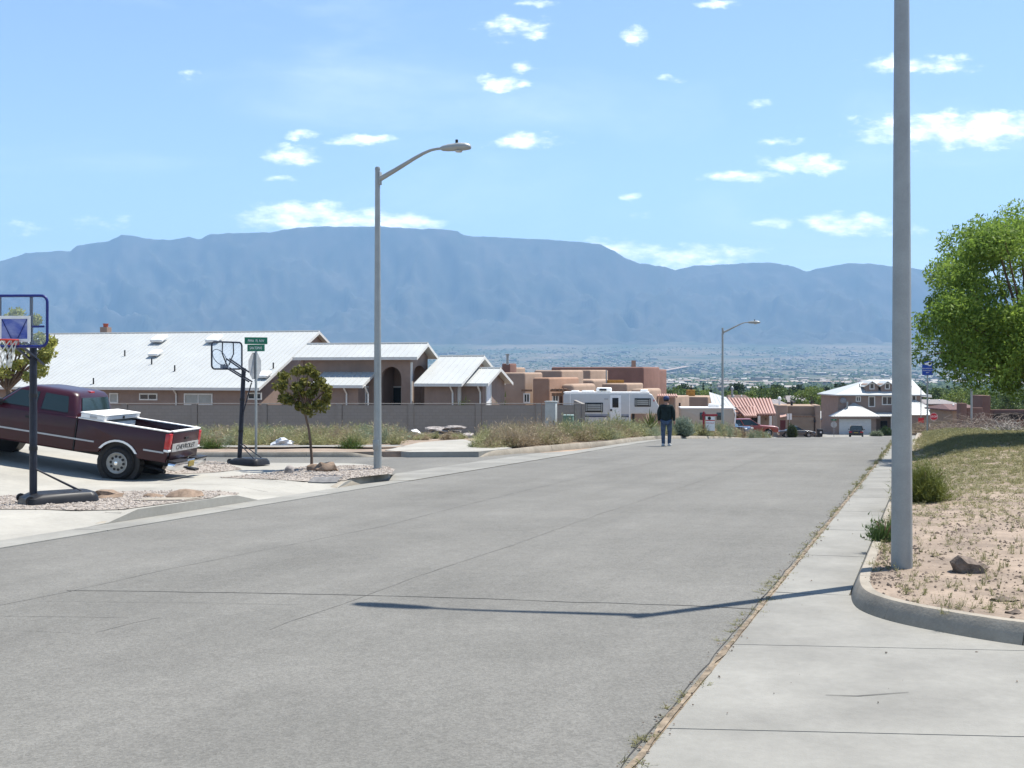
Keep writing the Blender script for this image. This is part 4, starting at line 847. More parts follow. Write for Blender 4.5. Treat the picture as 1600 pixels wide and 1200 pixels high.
# brown walls at the far right
hr = thing('courtyard_wall', 'brown stucco courtyard wall with a square pillar behind the dry brush', 'wall', (GX(1530, 84), 84, gz(GX(1530, 84), 84)))
o = Vector(hr.location)
def rbox(px0, px1, yt, Y, dep, nm, m=M_STUC):
    a, b = P(px0, yt, Y) - o, P(px1, yt, Y) - o; return MB().box(a.x, b.x, a.y, a.y + dep, -1.2, a.z).build(nm, m, hr, bevel=.04)
M_ADOBE_D = mat('umber_stucco', (.17, .10, .08), .95, var=.08, scale=.8, bump=.2, bscale=20)
rbox(1501, 1511, 630, 84, .8, 'pillar', M_ADOBE_D); rbox(1511.4, 1536, 637, 84.2, .3, 'wall_panel', M_ADOBE_D); rbox(1534.5, 1548, 618, 86, 2, 'wall_panel', M_ADOBE_D); rbox(1548.4, 1700, 640, 86.5, .3, 'wall_panel', M_ADOBE_D)
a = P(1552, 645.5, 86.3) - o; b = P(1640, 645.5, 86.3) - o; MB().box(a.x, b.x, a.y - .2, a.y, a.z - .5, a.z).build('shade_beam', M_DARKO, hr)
hr2 = hip('tile_roof_house', 'house with a dull red roof half hidden behind the courtyard wall', 1484, 1540, 640, 631, 130, mat('dull_red_roof', (.14, .085, .08), .9), M_TAN, depth=8)
# ------------------------------------------------------------------ street lamps
def lamp_mesh(root):
    MB().tube([(0, 0, -.15), (0, 0, 6.95)], [.096, .058], 20).build('pole', M_GALV, root, smooth=True)
    MB().lathe([(.062, 6.95), (.066, 6.97), (.05, 7.02), (.0, 7.03)], 14).build('pole_cap', M_GALV, root, smooth=True)
    MB().box(-.075, .075, -.105, -.085, .45, .68).build('hand_hole_cover', M_GALV, root, bevel=.01)
    MB().box(.05, .085, -.06, .06, 6.60, 6.90).build('arm_bracket', M_GALV, root, bevel=.01)
    path = [(.07, 0, 6.74), (.5, 0, 6.94), (.95, 0, 7.16), (1.18, 0, 7.26), (1.35, 0, 7.315), (1.5, 0, 7.335), (1.75, 0, 7.34)]
    MB().tube(path, [.062, .052, .042, .037, .033, .031, .030], 12).build('arm', M_GALV, root, smooth=True)
    rings = []
    for x, w, zt, zb in ((1.60, .045, 7.375, 7.305), (1.66, .065, 7.40, 7.275), (1.80, .09, 7.425, 7.26), (2.05, .105, 7.44, 7.25), (2.22, .095, 7.425, 7.255), (2.32, .065, 7.385, 7.265), (2.35, .03, 7.34, 7.29)):
        zc, zr = (zt + zb) / 2, (zt - zb) / 2; rings.append([(x, w * math.cos(a), zc + zr * math.sin(a)) for a in [2 * math.pi * i / 14 for i in range(14)]])
    hd_ = MB().loft(rings).build('lamp_head', M_GALV, root, smooth=True)
    MB().lathe([(.075, 7.262), (.085, 7.25), (.07, 7.225), (.02, 7.215)], 14, c=(2.05, 0, 0)).build('lens', mat('lamp_lens', (.45, .45, .42), .2, var=.05), hd_)
    MB().lathe([(.03, 7.43), (.035, 7.49), (.028, 7.51), (0, 7.51)], 10, c=(2.0, 0, 0)).build('photocell', M_BLACK, hd_)
def lamp_thing(label, xy, z, rz, proto=None):
    if proto is None:
        r = thing('street_lamp', label, 'street lamp', (*xy, z), rz, 'street lamps'); lamp_mesh(r); return r
    r = copy_tree(proto); r.location = (*xy, z); r.rotation_euler = (0, 0, rz); r['label'] = label; return r
ang_left = math.atan2(-RN.y, -RN.x); ang_right = math.atan2(RN.y, RN.x)
xy = GPL(1409, 887, rz_right); L0 = lamp_thing('nearest grey street lamp pole standing on the sandy lot by the kerb', xy, rz_right(*xy), ang_left)
xy = GPL(590, 733); lamp_thing('tall grey street lamp on the gravel bed beside the small tree', xy, lz(*xy), ang_right, L0)
xy = (GX(1129, 71), 71.); lamp_thing('distant grey street lamp beyond the walking person', xy, gz(*xy) + .1, ang_right, L0)

# ------------------------------------------------------------------ vehicles
def rrect(x0, x1, hw, z, r=.12, n=4):
    out = []
    for cx_, cy_, a0 in ((x1 - r, hw - r, 0), (x0 + r, hw - r, 90), (x0 + r, -hw + r, 180), (x1 - r, -hw + r, 270)):
        for i in range(n + 1):
            a = math.radians(a0 + 90 * i / n); out.append((cx_ + r * math.cos(a), cy_ + r * math.sin(a), z))
    return out
def archpts(cx_, r, zb, n=10):
    """points over a wheel arch from +x to -x"""
    a0 = math.asin(max(-1, min(1, (zb - .38) / r)))
    return [(cx_ + r * math.cos(a0 + (math.pi - 2 * a0) * i / n), .38 + r * math.sin(a0 + (math.pi - 2 * a0) * i / n)) for i in range(n + 1)]
def wheel(root, x, y, r, w, rim, side, name='wheel'):
    wo = bpy.data.objects.new(name, None); COL.objects.link(wo); wo.parent = root; wo.location = (x, y, r)
    MB().lathe([(r * .60, -w / 2 + .02), (r * .86, -w / 2), (r * .97, -w / 2 + .03), (r, -w / 2 + .06), (r, w / 2 - .06), (r * .97, w / 2 - .03), (r * .86, w / 2), (r * .60, w / 2 - .02)], 28, 'y', cap=False).build('tyre', M_TYRE, wo, smooth=True)
    s = side; rm = MB(); rm.lathe([(r * .64, s * (w / 2 - .015)), (r * .60, s * (w / 2 + .0)), (r * .55, s * (w / 2 - .04)), (r * .46, s * (w / 2 - .06)), (r * .28, s * (w / 2 - .03)), (r * .20, s * (w / 2 - .0)), (r * .0, s * (w / 2 + .005))], 24, 'y', cap=False); rm.build('rim', rim, wo, smooth=True)
    hl = MB()
    for i in range(10):
        a = 2 * math.pi * i / 10; hl.lathe([(r * .085, s * (w / 2 - .055)), (r * .085, s * (w / 2 - .036)), (0, s * (w / 2 - .036))], 8, 'y', (r * .385 * math.cos(a), 0, r * .385 * math.sin(a)))
    hl.build('rim_holes', M_BLACK, wo); MB().lathe([(r * .12, s * (w / 2 - .01)), (r * .11, s * (w / 2 + .03)), (0, s * (w / 2 + .035))], 12, 'y').build('hub_cap', M_CHROME if s else rim, wo)
    return wo
def sidepanel(pts, s, y, th=.006):
    mb = MB(); mb.prism(pts, s * y, s * (y + th), 'y'); return mb
M_MAROON = mat('maroon_paint', (.034, .0045, .0105), .34, var=.08, scale=4, spec=.35, coat=.18)
M_RIM = mat('painted_steel_rim', (.36, .35, .32), .45, var=.08, scale=6)
M_TINT = glassmat('tinted_car_glass', (.02, .035, .035))
M_GREYT = mat('rub_strip', (.40, .40, .40), .4, var=.05)
def pickup():
    xy = GPL(182, 749); fwd = Vector((-.9965, .083, 0)).normalized(); q = Vector((xy[0] + fwd.x * 3.6, xy[1] + fwd.y * 3.6, 0))
    up2 = Vector((-fwd.y, fwd.x, 0))                          # left of the truck
    cr_ = Vector((xy[0], xy[1], 0)) - up2 * .75               # centre between the rear wheels (left wheel is the near one)
    zr_ = lz(*xy); zf_ = zr_ + 3.6 * .150
    f3 = Vector((fwd.x * 3.6, fwd.y * 3.6, zf_ - zr_)).normalized(); l3 = Vector((-fwd.y, fwd.x, 0)); u3 = f3.cross(l3)
    t = thing('pickup_truck', 'maroon extended cab pickup truck with a white tool box parked on the driveway', 'truck')
    Mx = Matrix((f3, l3, u3)).transposed().to_4x4(); Mx.translation = Vector((cr_.x, cr_.y, zr_)); Mx = Mx @ Matrix.Scale(.915, 4); t.matrix_world = Mx
    hw = .97
    # cab and front body with the front wheel arch
    prof_ = [(1.04, .50)] + archpts(3.6, .48, .50)[::-1] + [(4.42, .52), (4.52, .62), (4.54, 1.02), (4.46, 1.14), (3.1, 1.26), (1.04, 1.27)]
    MB().prism(prof_, -hw, hw, 'y').build('body', M_MAROON, t, bevel=.045, seg=3)
    secs = [rrect(1.04, 3.12, .955, 1.24, .10), rrect(1.06, 3.02, .94, 1.30, .10), rrect(1.16, 2.60, .80, 1.70, .13), rrect(1.21, 2.46, .765, 1.77, .16), rrect(1.29, 2.36, .70, 1.805, .2), rrect(1.5, 2.15, .48, 1.82, .2)]
    cab = MB().loft(secs).build('cab', M_MAROON, t, smooth=True)
    def yz(z): return .94 + (.80 - .94) * (z - 1.30) / .40
    for s in (1, -1):
        for pts in ([(2.86, 1.33), (2.52, 1.675), (2.06, 1.69), (2.06, 1.33)], [(1.92, 1.33), (1.92, 1.69), (1.38, 1.68), (1.29, 1.33)]):
            mb = MB(); v = [(x, s * (yz(z) + .006), z) for x, z in pts]; mb.slab(v, .012 * s * (-1)); mb.slab(v, .012 * s); mb.build('side_window', M_TINT, cab)
        MB().box(2.0 - .012, 2.0 + .012, s * hw - .006, s * hw + .004, .56, 1.25).build('door_seam', M_BLACK, t)
        MB().box(3.06, 3.085, s * hw - .006, s * hw + .004, .56, 1.22).build('door_seam', M_BLACK, t)
        MB().box(1.03, 1.05, s * hw - .02, s * hw + .003, .52, 1.26).build('door_seam', M_BLACK, t)
        MB().box(2.06, 2.24, s * hw, s * hw + .035, 1.08, 1.13).build('door_handle', M_BLACK, t, bevel=.01)
        MB().box(.58, 3.02, s * hw, s * hw + .018, .765, .80).build('rub_strip', M_GREYT, t); MB().box(-1.05, -.58, s * hw, s * hw + .018, .765, .80).build('rub_strip', M_GREYT, t)
        MB().box(2.80, 2.98, s * (hw + .02), s * (hw + .22), 1.28, 1.44).build('mirror', M_BLACK, t, bevel=.03)
    mb = MB(); mb.slab([(1.06 + .007, y, z) if False else (1.06 - .018 + (z - 1.3) * .25, y, z) for y, z in ((-.72, 1.36), (.72, 1.36), (.65, 1.68), (-.65, 1.68))], .015); mb.build('rear_window', M_TINT, cab)
    mb = MB(); mb.slab([(3.02 + .02 - (z - 1.30) * 1.05, y, z) for y, z in ((-.80, 1.34), (.80, 1.34), (.67, 1.68), (-.67, 1.68))], .02); mb.build('windshield', M_TINT, cab)
    MB().box(1.22, 1.32, -.1, .1, 1.775, 1.81).build('brake_lamp', M_RED, cab)
    # bed: two sides with wheel arches, floor, bulkhead, tailgate
    bp_ = [(-1.12, .56)] + archpts(0, .49, .56)[::-1] + [(1.02, .50), (1.02, 1.245), (-1.12, 1.245)]
    for s in (1, -1):
        side_ = MB().prism(bp_, s * .86, s * hw, 'y').build('bed_side', M_MAROON, t, bevel=.025)
        MB().box(-1.12, 1.02, s * .84, s * (hw + .01), 1.247, 1.275).build('rail_cap', M_WHITE, side_, bevel=.01)
        ring = [(a, b) for a, b in archpts(0, .53, .66)]; inn = [(a, b) for a, b in archpts(0, .485, .66)]
        MB().prism(ring + inn[::-1], s * hw, s * (hw + .022), 'y').build('arch_trim', M_WHITE, side_)
        MB().lathe([(.50, s * .58), (.50, s * .855), (.46, s * .855), (.02, s * .84)], 20, 'y', (0, 0, .38)).build('wheel_well', M_BLACK, side_)
        MB().lathe([(.49, s * .60), (.49, s * .94), (.47, s * .94), (.46, s * .62), (.02, s * .60)], 20, 'y', (3.6, 0, .38)).build('wheel_well', M_BLACK, t)
    MB().box(-1.06, 1.0, -.855, .855, .62, .68).build('bed_floor', M_BLACK, t); MB().box(.96, 1.02, -.855, .855, .68, 1.24).build('bed_front', M_MAROON, t)
    tg = MB().box(-1.16, -1.10, -.80, .80, .62, 1.245).build('tailgate', M_MAROON, t, bevel=.02)
    MB().box(-1.17, -1.08, -.81, .81, 1.247, 1.28).build('tailgate_cap', M_WHITE, tg, bevel=.012)
    MB().box(-1.172, -1.160, -.795, .795, .80, .985).build('tailgate_panel', mat('silver_panel', (.52, .51, .49), .35, metal=.3), tg)
    text('CHEVROLET', .155, M_BLACK, tg, (-1.176, 0, .893), (math.radians(90), 0, math.radians(-90)), sx=1.35)
    MB().box(-1.185, -1.16, -.1, .1, 1.06, 1.11).build('tailgate_handle', M_BLACK, tg)
    for s in (1, -1):
        MB().box(-1.155, -1.04, s * .81, s * (hw + .006), .86, 1.215).build('tail_lamp', M_RED, t, bevel=.015)
        MB().box(-1.157, -1.04, s * .815, s * (hw + .008), .80, .855).build('reverse_lamp', M_WHITE, t, bevel=.01)
    MB().prism([(.99, .42), (.99, .55), (.93, .61), (-.93, .61), (-.99, .55), (-.99, .42), (-.88, .40), (.88, .40)], -1.36, -1.19, 'x').build('rear_bumper', M_CHROME, t, bevel=.02)
    for s in (1, -1): MB().box(-1.38, -1.18, s * .28, s * .98, .585, .625).build('bumper_step', M_BLACK, t, bevel=.01)
    MB().box(-1.375, -1.362, -.16, .16, .45, .58).build('licence_plate', mat('yellow_plate', (.34, .25, .06), .5), t); MB().box(-1.52, -1.2, -.12, .12, .37, .42).build('hitch', M_BLACK, t)
    MB().box(-1.1, 4.3, -.45, .45, .42, .60).build('chassis', M_BLACK, t); MB().tube([(.1, .5, .38), (-.8, .62, .36), (-1.05, .74, .33)], .045, 8).build('exhaust_pipe', M_BLACK, t)
    MB().tube([(0, -.8, .38), (0, .8, .38)], .06, 8).build('rear_axle', M_BLACK, t); MB().lathe([(.05, -.14), (.16, -.06), (.16, .06), (.05, .14)], 12, c=(0, 0, .38)).build('differential', M_BLACK, t)
    for s in (1, -1):
        MB().box(4.50, 4.56, s * .55, s * .92, .80, 1.0).build('headlight', M_WHITE, t, bevel=.02)
        for x in (0, 3.6): wheel(t, x, s * .82, .38, .27, M_RIM, s)
    MB().box(4.50, 4.66, -.95, .95, .45, .66).build('front_bumper', M_CHROME, t, bevel=.03); MB().box(4.5, 4.55, -.53, .53, .72, 1.02).build('grille', M_BLACK, t)
    bpy.context.view_layer.update()
    tb = thing('tool_box', 'white metal tool box across the front of the pickup bed', 'tool box'); tb.matrix_world = Mx @ Matrix.Translation((.45, 0, 1.19))
    MB().box(0, .50, -.845, .845, -.28, .02).build('box_body', M_WHITE, tb); MB().box(-.03, .52, -.965, .965, .088, .18).build('box_tray', M_WHITE, tb, bevel=.012)
    MB().box(-.045, .535, -.972, .972, .182, .215).build('lid', M_WHITE, tb, bevel=.012); MB().box(-.045, -.03, -.09, -.01, .10, .16).build('latch', M_BLACK, tb); MB().box(.14, .30, .965, .98, .11, .16).build('side_handle', M_GREYT, tb)
pickup()
def car(name, label, cat, xy, heading, L_, Wd, H, paint, hood=.30, deck=.18, belt=.62, zoff=0., roofset=None, suv=False, rim=None, bed=False):
    """generic car: x forward, wheels on the ground"""
    x0, y0 = xy; g = lambda d: gz(x0 + d * math.cos(heading), y0 + d * math.sin(heading))
    pitch = -math.atan2(g(L_ * .3) - g(-L_ * .3), L_ * .6)
    t = thing(name, label, cat, (x0, y0, gz(x0, y0) + zoff + .01)); t.rotation_euler = (0, pitch, heading)
    a, b = -L_ / 2, L_ / 2; r = .33 if not suv else .37; wb0, wb1 = a + L_ * .2, b - L_ * .19; hw = Wd / 2; zb = .30 if not suv else .42; bz = H * belt
    hx0, hx1 = a + L_ * deck, b - L_ * hood
    def arch(c): return [(c + (r + .07) * math.cos(q), r + (r + .07) * math.sin(q)) for q in [math.radians(12 + 156 * i / 8) for i in range(9)]]
    pts = [(a + .05, zb)] + [(p, max(zb, q)) for p, q in arch(wb0)[::-1]] + [(p, max(zb, q)) for p, q in arch(wb1)[::-1]] + [(b - .08, zb), (b, zb + .18), (b - .05, bz - .18), (b - .35, bz - .07), (hx1, bz + .02), (hx0, bz + .02), (a + .08, bz - .04), (a, bz - .2)]
    body = MB().prism(pts, -hw, hw, 'y').build('body', paint, t, bevel=.07, seg=3)
    if bed: rx0, rx1, hx0 = hx0 + .05, hx1 - .75, hx0
    else: rx0, rx1 = hx0 + (.25 if suv else .75), hx1 - .85
    gl = [rrect(hx0 + .02, hx1 + .1, hw - .07, bz - .02, .1), rrect(rx0, rx1, hw - .24, H - .06, .12)]
    MB().loft(gl).build('windows', M_TINT, t, smooth=True)
    MB().loft([rrect(rx0 - .04, rx1 + .05, hw - .225, H - .085, .14), rrect(rx0 - .02, rx1 + .02, hw - .235, H - .03, .14), rrect(rx0 + .2, rx1 - .15, hw - .4, H, .2)]).build('roof', paint, t, smooth=True)
    for s in (1, -1):
        for fx0, fx1 in ((hx0 + .06, rx0 + .02), ((hx0 + hx1) / 2, (rx0 + rx1) / 2 - .05), (hx1 + .04, rx1 - .02)):
            MB().bar((fx0, s * (hw - .075), bz - .01), (fx1, s * (hw - .232), H - .07), .09, .035).build('pillar', paint, t)
        MB().box(hx1 - .2, hx1 - .05, s * (hw - .02), s * (hw + .16), bz + .03, bz + .16).build('mirror', paint, t, bevel=.03)
        MB().box(a - .012, a + .10, s * (hw * .55), s * (hw - .02), bz - .26, bz - .12).build('tail_lamp', M_RED, t, bevel=.02)
        MB().box(b - .16, b - .01, s * (hw * .5), s * (hw - .06), bz - .30, bz - .18).build('headlight', M_WHITE, t, bevel=.02)
        for x in (wb0, wb1): wheel(t, x, s * (hw - .12), r, .2, rim or M_RIM, s)
        MB().box((hx0 + hx1) / 2 - .01, (hx0 + hx1) / 2 + .01, s * hw - .005, s * hw + .004, zb + .1, bz).build('door_seam', M_BLACK, t)
    MB().box(a - .03, a + .05, -hw * .3, hw * .3, bz - .30, bz - .17).build('licence_plate', mat('yellow_plate', (.60, .42, .06), .5), t)
    if bed: MB().box(a + .08, hx0 - .1, -hw + .12, hw - .12, bz + .0, bz + .03).build('bed_opening', M_BLACK, t)
    return t
M_SED = mat('dark_grey_paint', (.05, .055, .065), .25, var=.05, spec=.5, coat=.5); M_NAVY = mat('navy_paint', (.008, .01, .03), .2, var=.05, spec=.5, coat=.6)
M_ORED = mat('orange_red_paint', (.25, .028, .012), .3, var=.06, spec=.5, coat=.5); M_BLK = mat('black_paint', (.015, .018, .022), .25, var=.05, spec=.5, coat=.5); M_SILV = mat('silver_paint', (.35, .36, .38), .25, var=.05, metal=.4)
car('sedan', 'dark grey sedan parked in front of the tan garage house', 'car', (GX(1244, 141), 141), math.radians(-4), 4.5, 1.8, 1.45, M_SED)
car('pickup_truck', 'orange red pickup truck with black tonneau parked before the tile roof house', 'truck', (GX(1174, 108), 108), math.radians(-8), 5.0, 1.8, 1.75, M_ORED, hood=.34, deck=.06, suv=True)
car('car', 'dark blue car parked nose first beside the orange red pickup', 'car', (GX(1136, 104), 104), math.radians(-38), 4.6, 1.75, 1.5, M_NAVY)
car('car', 'dark red car half hidden behind the red sign post', 'car', (GX(1092, 103), 103), math.radians(-20), 4.4, 1.75, 1.45, mat('dark_red_paint', (.13, .02, .025), .3, coat=.4))
car('pickup_truck', 'small black pickup driving away toward the pale garage door', 'truck', (GX(1338, 152), 152), math.radians(72), 4.8, 1.85, 1.72, M_BLK, hood=.3, deck=.36, bed=True, suv=True)
# --- fifth wheel camping trailer
def trailer():
    Y = 80.; a = P(880, 614, Y); x0 = a.x; zg = gz(x0 + 3.5, Y); t = thing('camping_trailer', 'white fifth wheel camping trailer with dark framed windows parked by the wall', 'trailer', (x0, Y, zg), math.radians(-6)); H = a.z - zg
    def X(px): return GX(px, Y) - x0
    def Z(py): return EYE + (YH - py) / F * Y - zg
    M_RV = mat('trailer_skin', (.55, .55, .53), .5, var=.03, scale=1.5); xe, xm = X(1026), X(985)
    MB().prism([(0, .55), (xm, .55), (xm, Z(646)), (xe - .05, Z(646)), (xe + .25, Z(640)), (X(1018), H - .12), (X(1012), H - .02), (.1, H - .02), (0, H - .12)], 0, 2.45, 'y').build('body', M_RV, t, bevel=.05)
    MB().box(.02, X(1014), .05, 2.4, H - .015, H + .06).build('roof_skin', M_WHITE, t)
    MB().slab([(X(1017.5) + .04, .05, H - .14), (xe + .28, .05, Z(640)), (xe + .28, 2.4, Z(640)), (X(1017.5) + .04, 2.4, H - .14)], -.03).build('nose_cap', M_WHITE, t)
    def win(px0, px1, py0, py1):
        f = MB().box(X(px0), X(px1), -.035, -.002, Z(py1), Z(py0)).build('window', M_BLACK, t, bevel=.06); w = X(px1) - X(px0)
        for k in range(3): MB().box(X(px0) + .17, X(px1) - .17, -.045, -.036, Z(py1) + .10 + k * (Z(py0) - Z(py1) - .2) / 3 + .015, Z(py1) + .10 + (k + 1) * (Z(py0) - Z(py1) - .2) / 3 - .01).build('blind_slat', M_BLIND, f)
        for q0, q1 in ((.05, .13), (w - .13, w - .05)): MB().box(X(px0) + q0, X(px0) + q1, -.045, -.036, Z(py1) + .08, Z(py0) - .08).build('pane', M_BLIND, f)
    win(914, 942, 629, 644); win(991, 1016, 622, 635)
    d = MB().box(X(952.5), X(970), -.03, -.002, .75, Z(617.5)).build('door', M_WHITE, t, bevel=.02); MB().box(X(956.5), X(966), -.05, -.03, Z(636.5), Z(621.5)).build('door_window', M_BLACK, d, bevel=.05); MB().box(X(953), X(956), -.07, -.03, Z(642), Z(639)).build('door_handle', M_BLACK, d)
    for q0, q1 in ((0, X(952)), (X(970.5), X(982))):
        MB().box(q0, q1, -.012, -.001, Z(649.3), Z(647)).build('stripe', mat('trailer_stripe_light', (.25, .27, .32), .5), t); MB().box(q0, q1, -.014, -.001, Z(651.5), Z(649.6)).build('stripe', mat('trailer_stripe_dark', (.05, .06, .12), .5), t)
    for px in (891, 983): MB().box(X(px) - .03, X(px) + .03, -.02, -.001, .56, H - .03).build('corner_trim', M_WHITE, t)
    ac = MB().box(X(931), X(955), .7, 1.7, H + .05, H + .38).build('air_conditioner', M_WHITE, t, bevel=.1, seg=3); MB().box(X(936), X(947), .66, .71, H + .15, H + .29).build('grille', M_BLACK, ac)
    for px, w in ((899, .35), (920, .55)): MB().box(X(px) - w, X(px) + w * .6, .9, 1.5, H + .05, H + .17).build('roof_vent', M_WHITE, t, bevel=.04)
    MB().box(X(1000), X(1012), .8, 1.5, H + .05, H + .24).build('roof_vent', M_WHITE, t, bevel=.08)
    MB().box(X(987), X(991), .3, .45, .1, Z(646)).build('landing_leg', M_BLACK, t); MB().box(X(987), X(991), 2.0, 2.15, .1, Z(646)).build('landing_leg', M_BLACK, t)
    for k in range(2): wheel(t, X(918) + k * .85, .2, .36, .22, M_RIM, -1); wheel(t, X(918) + k * .85, 2.25, .36, .22, M_RIM, 1)
    MB().box(X(913) - .1, X(936), -.03, .02, .5, .92).build('wheel_skirt', M_BLACK, t); MB().box(X(1020), X(1021.5), -.03, 0, Z(627), Z(624)).build('marker_lamp', M_RED, t)
    MB().box(X(944), X(950), -.02, 0, Z(624.5), Z(622)).build('badge', M_GREYT, t)
trailer()
def motorhome():
    Y = 98.; x0 = GX(1064, Y); zg = gz(x0 + 2, Y); t = thing('motorhome', 'beige motorhome with a white roof edge behind the red sign post', 'motorhome', (x0, Y, zg), math.radians(-4)); H = P(0, 637, Y).z - zg
    def X(px): return GX(px, Y) - x0
    M_B = mat('motorhome_beige', (.42, .37, .30), .5, var=.03); xe = X(1146)
    MB().prism([(0, .45), (xe, .45), (xe + .1, 1.2), (xe - .05, H - .1), (xe - .2, H), (.1, H), (0, H - .1)], 0, 2.4, 'y').build('body', M_B, t, bevel=.06)
    MB().box(-.04, xe - .05, -.05, 2.45, H - .10, H + .03).build('roof_edge', M_WHITE, t, bevel=.03)
    for a, b in ((1093, 1102), (1119, 1127)): MB().box(X(a), X(b), -.03, 0, P(0, 656, Y).z - zg, P(0, 644.5, Y).z - zg).build('window', M_TINT, t, bevel=.04)
    MB().box(X(1109), X(1126), .7, 1.7, H + .02, H + .32).build('air_conditioner', M_WHITE, t, bevel=.1); MB().tube([(xe - .05, -.05, H - .1), (xe + .12, -.06, H - .6), (xe + .05, -.06, 1.3)], .06, 8).build('awning_arm', M_WHITE, t)
    for x in (1.0, xe - .9):
        wheel(t, x, .2, .38, .22, M_RIM, -1); wheel(t, x, 2.2, .38, .22, M_RIM, 1)
motorhome()

# ------------------------------------------------------------------ basketball hoops
M_NAVYF = mat('navy_frame', (.015, .025, .16), .4, var=.08); M_DARKP = mat('dark_pole_paint', (.018, .022, .035), .45, var=.15, scale=8); M_ACR = None
def acrylic():
    m = bpy.data.materials.new('clear_acrylic'); m.use_nodes = True; nt = m.node_tree; b = nt.nodes['Principled BSDF']; out = nt.nodes['Material Output']
    b.inputs['Base Color'].default_value = (.7, .78, .9, 1); b.inputs['Roughness'].default_value = .08; tr = nd(nt, 'ShaderNodeBsdfTransparent'); tr.inputs[0].default_value = (.90, .94, .98, 1)
    ms = nd(nt, 'ShaderNodeMixShader'); ms.inputs[0].default_value = .10; nt.links.new(tr.outputs[0], ms.inputs[1]); nt.links.new(b.outputs[0], ms.inputs[2]); nt.links.new(ms.outputs[0], out.inputs[0]); return m
M_ACR = acrylic(); M_ORIM = mat('rim_red', (.42, .04, .025), .4, var=.1); M_NET = mat('net_cord', (.55, .55, .50), .9, var=.1)
def rr2(w, h, r, n=6):
    out = []
    for cx_, cz_, a0 in ((w / 2 - r, h / 2 - r, 0), (-w / 2 + r, h / 2 - r, 90), (-w / 2 + r, -h / 2 + r, 180), (w / 2 - r, -h / 2 + r, 270)):
        for i in range(n + 1): a = math.radians(a0 + 90 * i / n); out.append((cx_ + r * math.cos(a), cz_ + r * math.sin(a)))
    return out
def hoop(name, label, xy, z, face, bw, bh, zboard, arm, frame_m, net, inner, lean=(0, 0), pole_top=2.5, tankdir=None, tank=(.95, .75), rim_m=None, fold=0.):
    """local +x is where the board faces; the pole stands at the origin"""
    t = thing(name, label, 'basketball hoop', (*xy, z), face); top = Vector((lean[0], lean[1], pole_top))
    MB().tube([(0, 0, .06), tuple(top * .5), tuple(top)], [.058, .058, .055], 12).build('pole', M_DARKP, t, smooth=True)
    for k in (.33, .66): c = top * k; MB().tube([c, c + Vector((0, 0, .06))], .066, 12).build('pole_collar', M_BLACK, t)
    c = Vector((arm + lean[0], lean[1], zboard)); br = bpy.data.objects.new('backboard', None); COL.objects.link(br); br.parent = t; br.location = c
    pts = rr2(bw, bh, .10); mb = MB(); mb.tube([(0, a, b) for a, b in pts] + [(0, *pts[0])], .022, 8, cap=False); mb.build('frame', frame_m, br, smooth=True)
    MB().prism([(a * .98, b * .98) for a, b in pts], -.006, .006, 'x').build('board', M_ACR, br)
    if inner:
        iw, ih, iz = .50, .40, -bh / 2 + .27; f = MB(); f.box(.008, .02, -iw / 2, iw / 2, iz + ih / 2 - .045, iz + ih / 2); f.box(.008, .02, -iw / 2, iw / 2, iz - ih / 2, iz - ih / 2 + .045)
        f.box(.008, .02, -iw / 2, -iw / 2 + .045, iz - ih / 2 + .046, iz + ih / 2 - .046); f.box(.008, .02, iw / 2 - .045, iw / 2, iz - ih / 2 + .046, iz + ih / 2 - .046); f.build('target_square', M_WHITE, br)
        MB().box(.009, .014, -iw / 2 + .046, iw / 2 - .046, iz - ih / 2 + .046, iz + ih / 2 - .046).build('target_fill', mat('board_blue', (.05, .09, .38), .35, col2=(.30, .34, .55), scale=3, stretch=(1, 1, 2)), br)
        for sy in (-1, 1): MB().bar((.017, sy * .2, iz + .15), (.017, sy * .05, iz - .15), .02, .006).build('target_line', M_NAVYF, br)
        for sy in (-1, 1): MB().box(-.03, -.008, sy * .25 - .022, sy * .25 + .022, -bh / 2, bh / 2).build('board_strut', M_DARKP, br)
        MB().box(.008, .012, -bw / 2 + .04, -.27, -.10, -.07).build('board_stripe', M_NAVYF, br); MB().box(.008, .012, .27, bw / 2 - .04, -.10, -.07).build('board_stripe', M_NAVYF, br)
    else:
        for sy, q in ((-.13, .3), (.13, .3)): MB().tube([(-.03, sy * .3, -bh / 2 + .1), (-.03, sy * 1.6, .05), (-.03, sy * 1.5, bh / 2)], .016, 6).build('board_strut', M_DARKP, br)
    zr = -bh / 2 + .09; rc = .38; n = 24
    fx = lambda d: (.14 + (d - .14) * math.cos(fold), zr + (d - .14) * math.sin(fold))
    rim = MB().tube([(fx(rc + .225 * math.cos(2 * math.pi * i / n))[0], .225 * math.sin(2 * math.pi * i / n), fx(rc + .225 * math.cos(2 * math.pi * i / n))[1]) for i in range(n + 1)], .011, 8, cap=False).build('rim', rim_m or M_ORIM, br, smooth=True)
    MB().box(.01, .16, -.07, .07, zr - .07, zr + .02).build('rim_bracket', rim_m or M_ORIM, br)
    if net:
        mb = MB()
        for k in range(12):
            for sg in (1, -1):
                pp = []
                for j in range(6):
                    f = j / 5; rad = .22 - .10 * f ** .7; a = 2 * math.pi * (k + sg * j * .5) / 12; pp.append((rc + rad * math.cos(a), rad * math.sin(a), zr - .42 * f))
                mb.tube(pp, .0055, 4, cap=False)
        mb.build('net', M_NET, br)
    pt = Vector(top)
    for sy in (-.06, .06):
        MB().bar(pt + Vector((-.12, sy, -.10)), c + Vector((-.03, sy, -bh / 2 + .26)), .03, .03).build('arm', M_DARKP, t); MB().bar(pt + Vector((-.22, sy, -.34)), c + Vector((-.03, sy, -bh / 2 + .03)), .03, .03).build('arm', M_DARKP, t)
